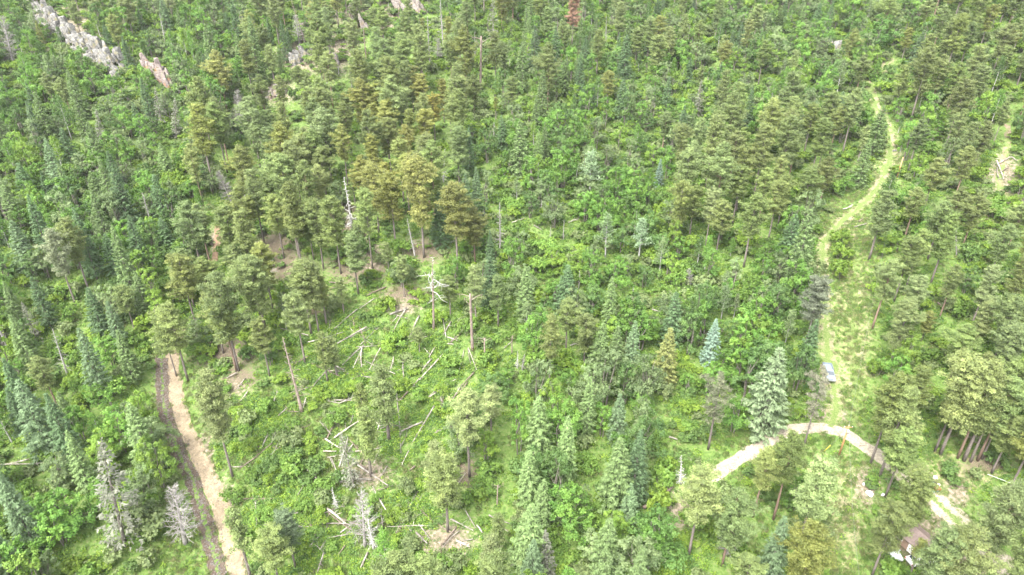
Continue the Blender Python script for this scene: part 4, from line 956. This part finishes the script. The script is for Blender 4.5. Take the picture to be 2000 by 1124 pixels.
for _ in range(110):
    px, py = lr.uniform(500, 960), lr.uniform(640, 1110)
    if CELLS[int(min(py/93.7, 11))][int(px/100)] != 'c': continue
    a = ground(px, py); az = lr.uniform(0, math.pi); L = lr.uniform(2.5, 8.5); c = a+np.array([math.cos(az)*L, math.sin(az)*L, 0]); c[2] = zat(c[0], c[1])
    o = obj('fallen_log', log_mesh(float(np.linalg.norm(c-a)), lr.uniform(.07, .14), M_LOG if lr.random() < .7 else M_LOGD, lr), loc=a+[0, 0, .34])
    o.rotation_euler = Vector(c-a).to_track_quat('X', 'Z').to_euler(); tag(o, None, 'log', 'fallen logs on the slope')
    q0, q1 = project(a)[0], project(c)[0]; ang = math.degrees(math.atan2(q0[1]-q1[1], q1[0]-q0[0])) % 180
    lie = 'lying level' if ang < 22 or ang > 158 else 'pointing upslope' if 65 < ang < 115 else 'slanting up rightward' if ang < 90 else 'slanting up leftward'
    log_items.append((o, (q0[:2]+q1[:2])/2, f"{'long' if L > 6 else 'short' if L < 3 else 'mid-length'} thin fallen log {lie}"))
label_set(log_items)

# ------------------------------------------------------------------ rocks
import bmesh
def rock_material(name, c1, c2, c3):
    m, n, b = mat(name); t = noise(n, .35, 6); t2 = noise(n, 1.3, 8, rough=.75); t3 = noise(n, .6, 6, rough=.7)
    c = ramp(n, t2.outputs[0], [(.36, tuple(x*.3 for x in c1)), (.48, c1), (.64, c2)]).outputs[0]
    c = mixc(n, math_(n, 'MULTIPLY', math_(n, 'SUBTRACT', t.outputs[0], .54), 9, True), c, c3)
    c = mixc(n, math_(n, 'MULTIPLY', math_(n, 'SUBTRACT', t3.outputs[0], .54), 8, True), c, (.10, .115, .045))
    n.links.new(c, b.inputs['Base Color']); b.inputs['Roughness'].default_value = .9; bump(n, b, t2.outputs[0], 1, .35); return m
M_ROCK = rock_material('grey_tan_rock', (.125, .122, .114), (.225, .217, .2), (.2, .17, .12))
M_ROCKO = rock_material('orange_streaked_rock', (.16, .13, .12), (.25, .21, .19), (.27, .13, .065))
M_ROCKP = rock_material('pinkish_rock', (.14, .122, .11), (.235, .21, .19), (.21, .155, .11))
def slab_mesh(r, size, mt, shear=.0):
    bm = bmesh.new(); sx, sy, sz = size
    for _ in range(22):
        p = r.uniform(-1, 1, 3); k = int(r.integers(3)); p[k] = np.sign(p[k])*r.uniform(.8, 1); t = .5+.5*p[2]
        w = 1-.45*t*r.random(); bm.verts.new((p[0]*sx/2*w+shear*p[2]*sz/2, p[1]*sy/2*w, p[2]*sz/2))
    res = bmesh.ops.convex_hull(bm, input=bm.verts)
    bmesh.ops.delete(bm, geom=[v for v in bm.verts if not v.link_faces], context='VERTS')
    bmesh.ops.triangulate(bm, faces=bm.faces)
    me = bpy.data.meshes.new('slab'); bm.to_mesh(me); bm.free(); me.materials.append(mt); return me
def outcrop(name, line, hpx, n, wide, mt, label, seed, cat='rock', shear=-.35, deep=2.2, rows=2):
    r = np.random.default_rng(seed); pts = np.array(line, float); t = np.linspace(0, 1, len(pts))
    b0 = ground(*pts.mean(0)); root = empty(name, b0); tag(root, label, cat)
    for i in range(n):
        for row in range(rows):
            u = (i+r.uniform(.1, .9))/n; q = np.array([np.interp(u, t, pts[:,0]), np.interp(u, t, pts[:,1])])
            g_ = ground(*q); H = hpx*project(g_)[0][2]/FPX*r.uniform(.55, 1.15)
            if row: g_ = g_+np.array([r.normal()*1.2-row*1.2, deep*.8*row, 0]); g_[2] = zat(g_[0], g_[1])+H*.25*row; H *= .95
            s_ = (wide*r.uniform(.6, 1.35), deep*r.uniform(.8, 1.5), H*1.3)
            o = obj('slab', slab_mesh(r, s_, mt, shear), root); o.location = g_-b0+np.array([0, 0, H*.35])
            o.rotation_euler = (r.normal()*.12-.15, r.normal()*.15, r.normal()*.35)
    return root
outcrop('rock_outcrop', [(78,52),(100,62),(130,85),(165,118),(205,138),(240,162)], 20, 30, 2.3, M_ROCK, 'long grey rock outcrop slanting down the upper left hillside', 1, rows=5, deep=2.6)
outcrop('rock_outcrop', [(298,150),(318,166),(335,180)], 30, 9, 2.0, M_ROCKO, 'pointed orange-streaked rock fin beside the long grey outcrop', 2, rows=3, deep=2.2)
outcrop('rock_outcrop', [(312,188),(330,200)], 12, 4, 1.8, M_ROCK, 'small pale rocks under the orange-streaked fin', 3, rows=1)
outcrop('rock_outcrop', [(692,30),(705,52),(722,68)], 26, 7, 2.4, M_ROCKP, 'pink rocks with orange streak at the top centre', 4)
outcrop('rock_outcrop', [(768,22),(800,30),(838,24)], 26, 7, 2.8, M_ROCKP, 'pinkish rock wall touching the top edge above the knoll', 5)
outcrop('rock_outcrop', [(568,128),(585,122),(604,105)], 20, 6, 2.6, M_ROCK, 'pale grey sloping rock left of the leaning dead pine', 6)
outcrop('rock_outcrop', [(516,196),(535,190),(560,182)], 15, 8, 2.0, M_ROCKP, 'pinkish rubble rocks at the upper left knoll edge', 7)
outcrop('rock_outcrop', [(640,118),(662,130)], 14, 5, 2.0, M_ROCKP, 'grey-pink rocks beside the small white spike', 8)
outcrop('rock_outcrop', [(600,60),(625,70),(640,62)], 16, 6, 2.2, M_ROCKP, 'tan rocks below the top pines left of the pink rocks', 18)
outcrop('boulder', [(1620,104),(1632,104)], 24, 3, 2.6, M_ROCK, 'lone grey boulder among broadleaf trees, upper right', 9, 'boulder', shear=.3)
# stones washed out along the gully and the road edge
r = np.random.default_rng(5); V, F_ = [], []; nv = 0
stones = [slab_mesh(r, (1, .8, .6), M_ROCKP) for _ in range(5)]
src = [(s_, (1, 1, 1)) for s_ in stones]
gc = resample(GULLY, .5); k = 1500; pick = r.integers(0, len(gc), k); off = r.normal(size=(k, 2))*np.array([.85, .5])
sx_ = gc[pick]+off; rc = resample(ROAD_L, .5); p2 = r.integers(0, len(rc), 900); s2 = rc[p2]+r.normal(size=(900, 2))*np.array([1.5, .6])
rr_ = resample(ROAD_R, .5); p3 = r.integers(0, len(rr_), 700); s3 = rr_[p3]+r.normal(size=(700, 2))*np.array([1.8, 1.0])
S = np.vstack([sx_, s2, s3]); k = len(S); sz = np.r_[r.uniform(.08, .4, 1500), r.uniform(.06, .2, 900), r.uniform(.06, .22, 700)]
me_stone = []
scatter('gravel', [(s_, (1, 1, 1)) for s_ in stones], np.c_[S, zat(S[:,0], S[:,1])+.07], r.integers(0, 5, k), r.random((k, 3))*np.array([.5, .5, 6.28]), np.c_[sz, sz, sz], 'loose stones washed out along the gully and roads', 'gravel')

# ------------------------------------------------------------------ people's things: vehicles, cabin, pole, litter
def face_to(px, py, qx, qy):
    a = ground(px, py); b_ = ground(qx, qy); return a, math.atan2(b_[1]-a[1], b_[0]-a[0])
M_GLASS = plain('car_glass', (.03, .04, .05), .08, 0, .6); M_TYRE = plain('tyre_rubber', (.03, .03, .03), .9)
M_LAMP = plain('lamp_glass', (.7, .7, .68), .15, 0, .6); M_RLAMP = plain('red_lamp_glass', (.35, .02, .02), .2, 0, .6); M_CHROME = plain('bumper_metal', (.45, .45, .46), .3, .8)
def prism(mb, prof, y0, y1, inset=0.0):
    """profile in x,z extruded across y; top points pulled inward by inset"""
    prof = np.array(prof, float); k = len(prof); zm, zx = prof[:,1].min(), prof[:,1].max()
    f_ = inset*(prof[:,1]-zm)/(zx-zm+1e-9)
    v = np.vstack([np.c_[prof[:,0], y0+f_, prof[:,1]], np.c_[prof[:,0], y1-f_, prof[:,1]]]); fs = []
    for i in range(k):
        j = (i+1) % k; fs += [(i, j, j+k), (i, j+k, i+k)]
    for i in range(1, k-1): fs += [(0, i+1, i), (k, k+i, k+i+1)]
    mb.add(v, fs)
def car(name, loc, rz, paint, label, cat, pickup=False, tilt=(0, 0)):
    L, W, hb = (5.3, 1.9, .95) if pickup else (4.5, 1.75, .8); root = empty(name, loc, rz); tag(root, label, cat)
    def part(nm, fn, m_, par=root):
        mb = MB(); fn(mb); o = obj(nm, mb.mesh(nm, [m_]), par); return o
    g0 = .32
    body = part('body', lambda m_: (prism(m_, [(-L/2, g0), (L/2-.05, g0), (L/2, g0+.3), (L/2-.08, hb-.05), (L/2-1.3, hb+.03), (-L/2+.05, hb+.03), (-L/2, g0+.35)], -W/2, W/2, .06)), paint)
    cx0, cx1 = (-.35, 1.35) if pickup else (-1.7, .75)
    part('cabin', lambda m_: prism(m_, [(cx0, hb+.0), (cx1, hb), (cx1-.65, hb+.58), (cx0+.3, hb+.6)], -W/2+.07, W/2-.07, .2), paint)
    part('windscreen', lambda m_: m_.add([(cx1+.01, -W/2+.16, hb+.05), (cx1+.01, W/2-.16, hb+.05), (cx1-.6, W/2-.3, hb+.56), (cx1-.6, -W/2+.3, hb+.56)], [(0, 1, 2), (0, 2, 3)]), M_GLASS)
    part('rear_window', lambda m_: m_.add([(cx0-.01, W/2-.2, hb+.06), (cx0-.01, -W/2+.2, hb+.06), (cx0+.27, -W/2+.3, hb+.56), (cx0+.27, W/2-.3, hb+.56)], [(0, 1, 2), (0, 2, 3)]), M_GLASS)
    for s_ in (-1, 1):
        y0, y1 = s_*(W/2-.085), s_*(W/2-.245)
        part('side_window', lambda m_: m_.add([(cx0+.15, y0+s_*.012, hb+.08), (cx1-.12, y0+s_*.012, hb+.08), (cx1-.66, y1+s_*.012, hb+.52), (cx0+.32, y1+s_*.012, hb+.52)], [(0, 1, 2), (0, 2, 3)] if s_ < 0 else [(0, 2, 1), (0, 3, 2)]), M_GLASS)
        part('mirror', lambda m_: m_.box((cx1-.1, s_*(W/2+.08), hb+.12), (.12, .2, .14)), paint)
        part('headlight', lambda m_: m_.box((L/2-.04, s_*(W/2-.28), hb-.18), (.12, .34, .16)), M_LAMP)
        part('tail_light', lambda m_: m_.box((-L/2, s_*(W/2-.12), hb-.15), (.06, .16, .28)), M_RLAMP)
        for wx in (L/2-.95, -L/2+1.0):
            w = part('wheel', lambda m_: m_.tube([(wx, s_*(W/2-.24), .34), (wx, s_*(W/2+.01), .34)], .34, 14), M_TYRE)
            part('rim', lambda m_: m_.tube([(wx, s_*(W/2-.02), .34), (wx, s_*(W/2+.025), .34)], .19, 10), M_CHROME, w)
    part('bumper', lambda m_: m_.box((L/2+.03, 0, g0+.14), (.12, W-.1, .16)), M_CHROME)
    part('rear_bumper', lambda m_: m_.box((-L/2-.03, 0, g0+.14), (.12, W-.1, .16)), M_CHROME)
    if pickup:
        for s_ in (-1, 1): part('bed_side', lambda m_: m_.box((-L/2+1.15, s_*(W/2-.06), hb+.18), (2.1, .09, .34)), paint)
        part('tailgate', lambda m_: m_.box((-L/2+.06, 0, hb+.18), (.08, W-.22, .34)), paint)
    return root
a, rz = face_to(1617, 733, 1622, 760)
car('pickup_truck', a+[0, 0, .05], rz, plain('blue_grey_paint', (.17, .20, .235), .3, .2, .5, .05), 'blue-grey pickup parked on the grassy track beside a grey pine', 'truck', True)
a, rz = face_to(1739, 1076, 1749, 1098)
car('car', a, rz, plain('silver_green_paint', (.42, .46, .44), .3, .3, .5, .05), 'silver-green car under pines left of the brown-roofed cabin', 'car')
a, rz = face_to(1796, 1097, 1822, 1090)
car('car', a, rz, plain('white_paint', (.78, .78, .76), .35, 0, .5, .03), 'white car half hidden under pines below the brown-roofed cabin', 'car')
# small cabin
a, rz = face_to(1780, 1062, 1800, 1082); cab = empty('cabin', a, rz); tag(cab, 'small cabin with brown gable roof hidden under the pines', 'building')
M_WALL = plain('cabin_boards', (.22, .15, .11), .8, scale=8); M_ROOF = plain('brown_roof_sheet', (.13, .098, .088), .55, var=.2, scale=3); M_TRIM = plain('white_trim', (.7, .68, .64))
def cpart(nm, fn, m_, par=cab): mb = MB(); fn(mb); return obj(nm, mb.mesh(nm, [m_]), par)
cpart('wall', lambda m_: (m_.box((0, 0, 1.1), (5.2, 3.8, 2.2)), prism(m_, [(0, 0), (0, 0), (0, 0)], 0, 0) if False else None), M_WALL)
mb = MB(); mb.add([(-2.6,-1.9,2.2),(-2.6,1.9,2.2),(-2.6,0,3.3),(2.6,-1.9,2.2),(2.6,1.9,2.2),(2.6,0,3.3)], [(0,2,1),(3,4,5)]); obj('gable', mb.mesh('gable', [M_WALL]), cab)
for s_ in (-1, 1):
    mb = MB(); y0, z0, y1, z1 = s_*2.3, 2.0, 0, 3.36
    mb.add([(-2.95,y0,z0),(2.95,y0,z0),(2.95,y1,z1),(-2.95,y1,z1),(-2.95,y0,z0+.08),(2.95,y0,z0+.08),(2.95,y1,z1+.08),(-2.95,y1,z1+.08)], [(0,1,2),(0,2,3),(4,6,5),(4,7,6),(0,5,1),(0,4,5),(1,5,6),(1,6,2),(0,3,7),(0,7,4)])
    rf = obj('roof', mb.mesh('roof', [M_ROOF]), cab)
    for q in range(13):
        x = -2.8+q*.467; mb = MB(); mb.tube([(x, y0, z0+.09), (x, y1+s_*.03, z1+.09)], .025, 4); obj('roof_rib', mb.mesh('roof_rib', [M_ROOF]), rf)
cpart('door', lambda m_: m_.box((1.0, -1.92, .98), (.85, .06, 1.95)), M_TRIM)
w = cpart('window', lambda m_: m_.box((-1.0, -1.92, 1.35), (1.0, .06, .8)), M_TRIM); cpart('pane', lambda m_: m_.box((-1.0, -1.955, 1.35), (.84, .02, .64)), M_GLASS, w)
cpart('chimney', lambda m_: m_.tube([(-1.5, .7, 2.4), (-1.5, .7, 3.9)], .11, 8), M_CHROME, rf)
# power poles and wires
M_POLE = plain('pole_wood', (.30, .17, .075), .85, var=.25, scale=5); M_POLE2 = plain('orange_pole_wood', (.46, .25, .11), .85, var=.25, scale=5); M_METAL = plain('galvanised_metal', (.5, .5, .5), .4, .6); M_CER = plain('insulator', (.55, .55, .53), .3); M_WIRE = plain('wire', (.2, .2, .2), .5, .3); M_YEL = plain('yellow_guard', (.62, .5, .06), .5)
def pole(base, h, lean, mt, label, guy=None, arm=True):
    root = empty('power_pole', base); tag(root, label, 'pole'); top = np.array([lean[0], lean[1], h])
    def part(nm, fn, m_): mb = MB(); fn(mb); return obj(nm, mb.mesh(nm, [m_], True), root)
    part('shaft', lambda m_: m_.tube([(0, 0, -.4), top*.5, top], [.19, .165, .13], 10), mt)
    if arm:
        part('crossarm', lambda m_: m_.box(top-[0, 0, .35], (1.6, .1, .12)), mt)
        for s_ in (-.7, 0, .7): part('insulator', lambda m_: m_.tube([top+[s_, 0, -.29 if s_ else 0], top+[s_, 0, -.1 if s_ else .22]], [.06, .045], 8), M_CER)
        part('transformer', lambda m_: m_.tube([top+[.0, -.3, -1.5], top+[0, -.3, -.75]], .2, 10), M_METAL)
    if guy is not None:
        gq = guy-base; part('guy_wire', lambda m_: m_.tube([gq, top-[0, 0, .8]], .012, 4), M_WIRE)
        d = top-[0, 0, .8]-gq; d /= np.linalg.norm(d); part('guy_guard', lambda m_: m_.tube([gq, gq+d*2.0], .045, 8), M_YEL)
    return base+top
b1 = ground(1638, 891); t1_ = pole(b1, height_to(b1, 832), (.1, 0), M_POLE, 'brown wooden power pole beside the pale dirt road', ground(1609, 882))
b2 = ground(1752, 346); t2_ = pole(b2, height_to(b2, 308), (.1, 0), M_POLE2, 'short orange-brown pole beside the upper grassy track', None, False)
end = ground(1650, 1215); end[2] += 9
def wire(a, b_, sag, label):
    t = np.linspace(0, 1, 24)[:, None]; p = a*(1-t)+b_*t; p[:, 2] -= sag*4*(t[:, 0]*(1-t[:, 0])); c = a.copy(); mb = MB(); mb.tube(p-c, .012, 4)
    tag(obj('overhead_wire', mb.mesh('wire', [M_WIRE]), loc=c), label, 'wire')
wire(t1_+[0, 0, .2], end, 1.2, 'overhead wire running from the power pole down to the bottom edge')
wire(t1_+[0, 0, .2], t2_, 3.0, 'overhead wire running from the power pole up the mown strip')
# things lying about
def lump(name, px, py, size, mt, label, cat, lift=0.0, n=26, rz=0.0, seed=1):
    r = np.random.default_rng(seed); bm = bmesh.new()
    for _ in range(n):
        p = r.normal(size=3); p /= np.linalg.norm(p); p[2] = abs(p[2])*r.uniform(.6, 1); bm.verts.new((p[0]*size[0]/2*r.uniform(.75, 1.1), p[1]*size[1]/2*r.uniform(.75, 1.1), p[2]*size[2]-.05))
    bmesh.ops.convex_hull(bm, input=bm.verts); bmesh.ops.delete(bm, geom=[v for v in bm.verts if not v.link_faces], context='VERTS')
    me = bpy.data.meshes.new(name); bm.to_mesh(me); bm.free(); me.materials.append(mt)
    o = obj(name, me, loc=ground(px, py)+[0, 0, lift]); o.rotation_euler.z = rz; return tag(o, label, cat)
M_WHITE = plain('white_plastic', (.8, .8, .79), .4, var=.06); M_RED = plain('red_tarp', (.42, .03, .05), .5); M_BLUE = plain('blue_plastic', (.10, .26, .42), .45); M_CREAM = plain('cream_stone', (.66, .58, .47), .8); M_DBLUE = plain('dark_teal_plastic', (.04, .12, .15), .5)
lump('tarp', 1698, 965, (1.3, 1.5, .7), M_WHITE, 'white tarp heap on bare soil below the power pole', 'tarp', seed=2)
lump('bucket', 1687, 946, (.6, .5, .5), M_WHITE, 'small white tub above the white tarp heap', 'tub', seed=3)
lump('bag', 1724, 967, (.7, .6, .5), M_WHITE, 'white bag under the pine right of the white tarp', 'bag', seed=4)
lump('tarp', 1830, 955, (1.4, 1.1, .8), M_RED, 'crumpled dark red tarp beside the pale dirt road', 'tarp', seed=5)
lump('tarp', 1804, 929, (1.3, .6, .5), plain('rusty_red_tarp', (.33, .13, .09), .7), 'faded rusty red sheet above the pale round stone', 'tarp', seed=15)
lump('boulder', 1825, 934, (1.4, 1.0, .6), M_CREAM, 'pale round flat-topped stone above the red tarp', 'stone', seed=6)
lump('boulder', 1834, 949, (1.2, 1.0, .5), M_CREAM, 'cream stone touching the red tarp', 'stone', seed=7)
lump('sheet', 1826, 960, (1.9, .5, .25), M_BLUE, 'light blue plastic sheet in front of the red tarp', 'sheet', seed=8)
lump('box', 1820, 946, (.9, .8, .6), M_DBLUE, 'dark teal plastic box left of the red tarp', 'box', seed=9, n=40)
mb = MB(); p0 = ground(1815, 934); p1 = ground(1828, 949); mb.tube([p0*0+[0, 0, .3], p1-p0+[0, 0, .35]], .12, 8); tag(obj('drain_pipe', mb.mesh('drain_pipe', [M_BURNT]), loc=p0), 'black pipe lying between dark box and pale stone', 'pipe')
mb = MB(); p0 = ground(1926, 932); pts = [ground(x, y)+[0, 0, .7+.15*math.sin(x)] for x, y in ((1926,932),(1945,939),(1968,950),(2005,963))]; mb.tube([p-p0 for p in pts], .022, 5); tag(obj('rope', mb.mesh('rope', [M_WHITE]), loc=p0), 'white rope strung across the grass to a pine trunk, right edge', 'rope')
lump('boulder', 1747, 296, (1.3, 1.0, .8), M_ROCK, 'small grey stone on the upper grassy track', 'stone', seed=11)

# ------------------------------------------------------------------ thin summer haze
mb = MB(); mb.box((0, 310, 95), (700, 720, 230)); hm = bpy.data.materials.new('haze'); hm.use_nodes = True; hn = hm.node_tree
hn.nodes.remove(hn.nodes['Principled BSDF']); pv = hn.nodes.new('ShaderNodeVolumePrincipled'); pv.inputs['Density'].default_value = .00007; pv.inputs['Color'].default_value = (.95, .97, 1, 1); pv.inputs['Anisotropy'].default_value = .2
hn.links.new(pv.outputs[0], hn.nodes['Material Output'].inputs['Volume'])
tag(obj('haze', mb.mesh('haze', [hm])), 'thin pale summer haze over the whole hillside', 'haze', kind='stuff')
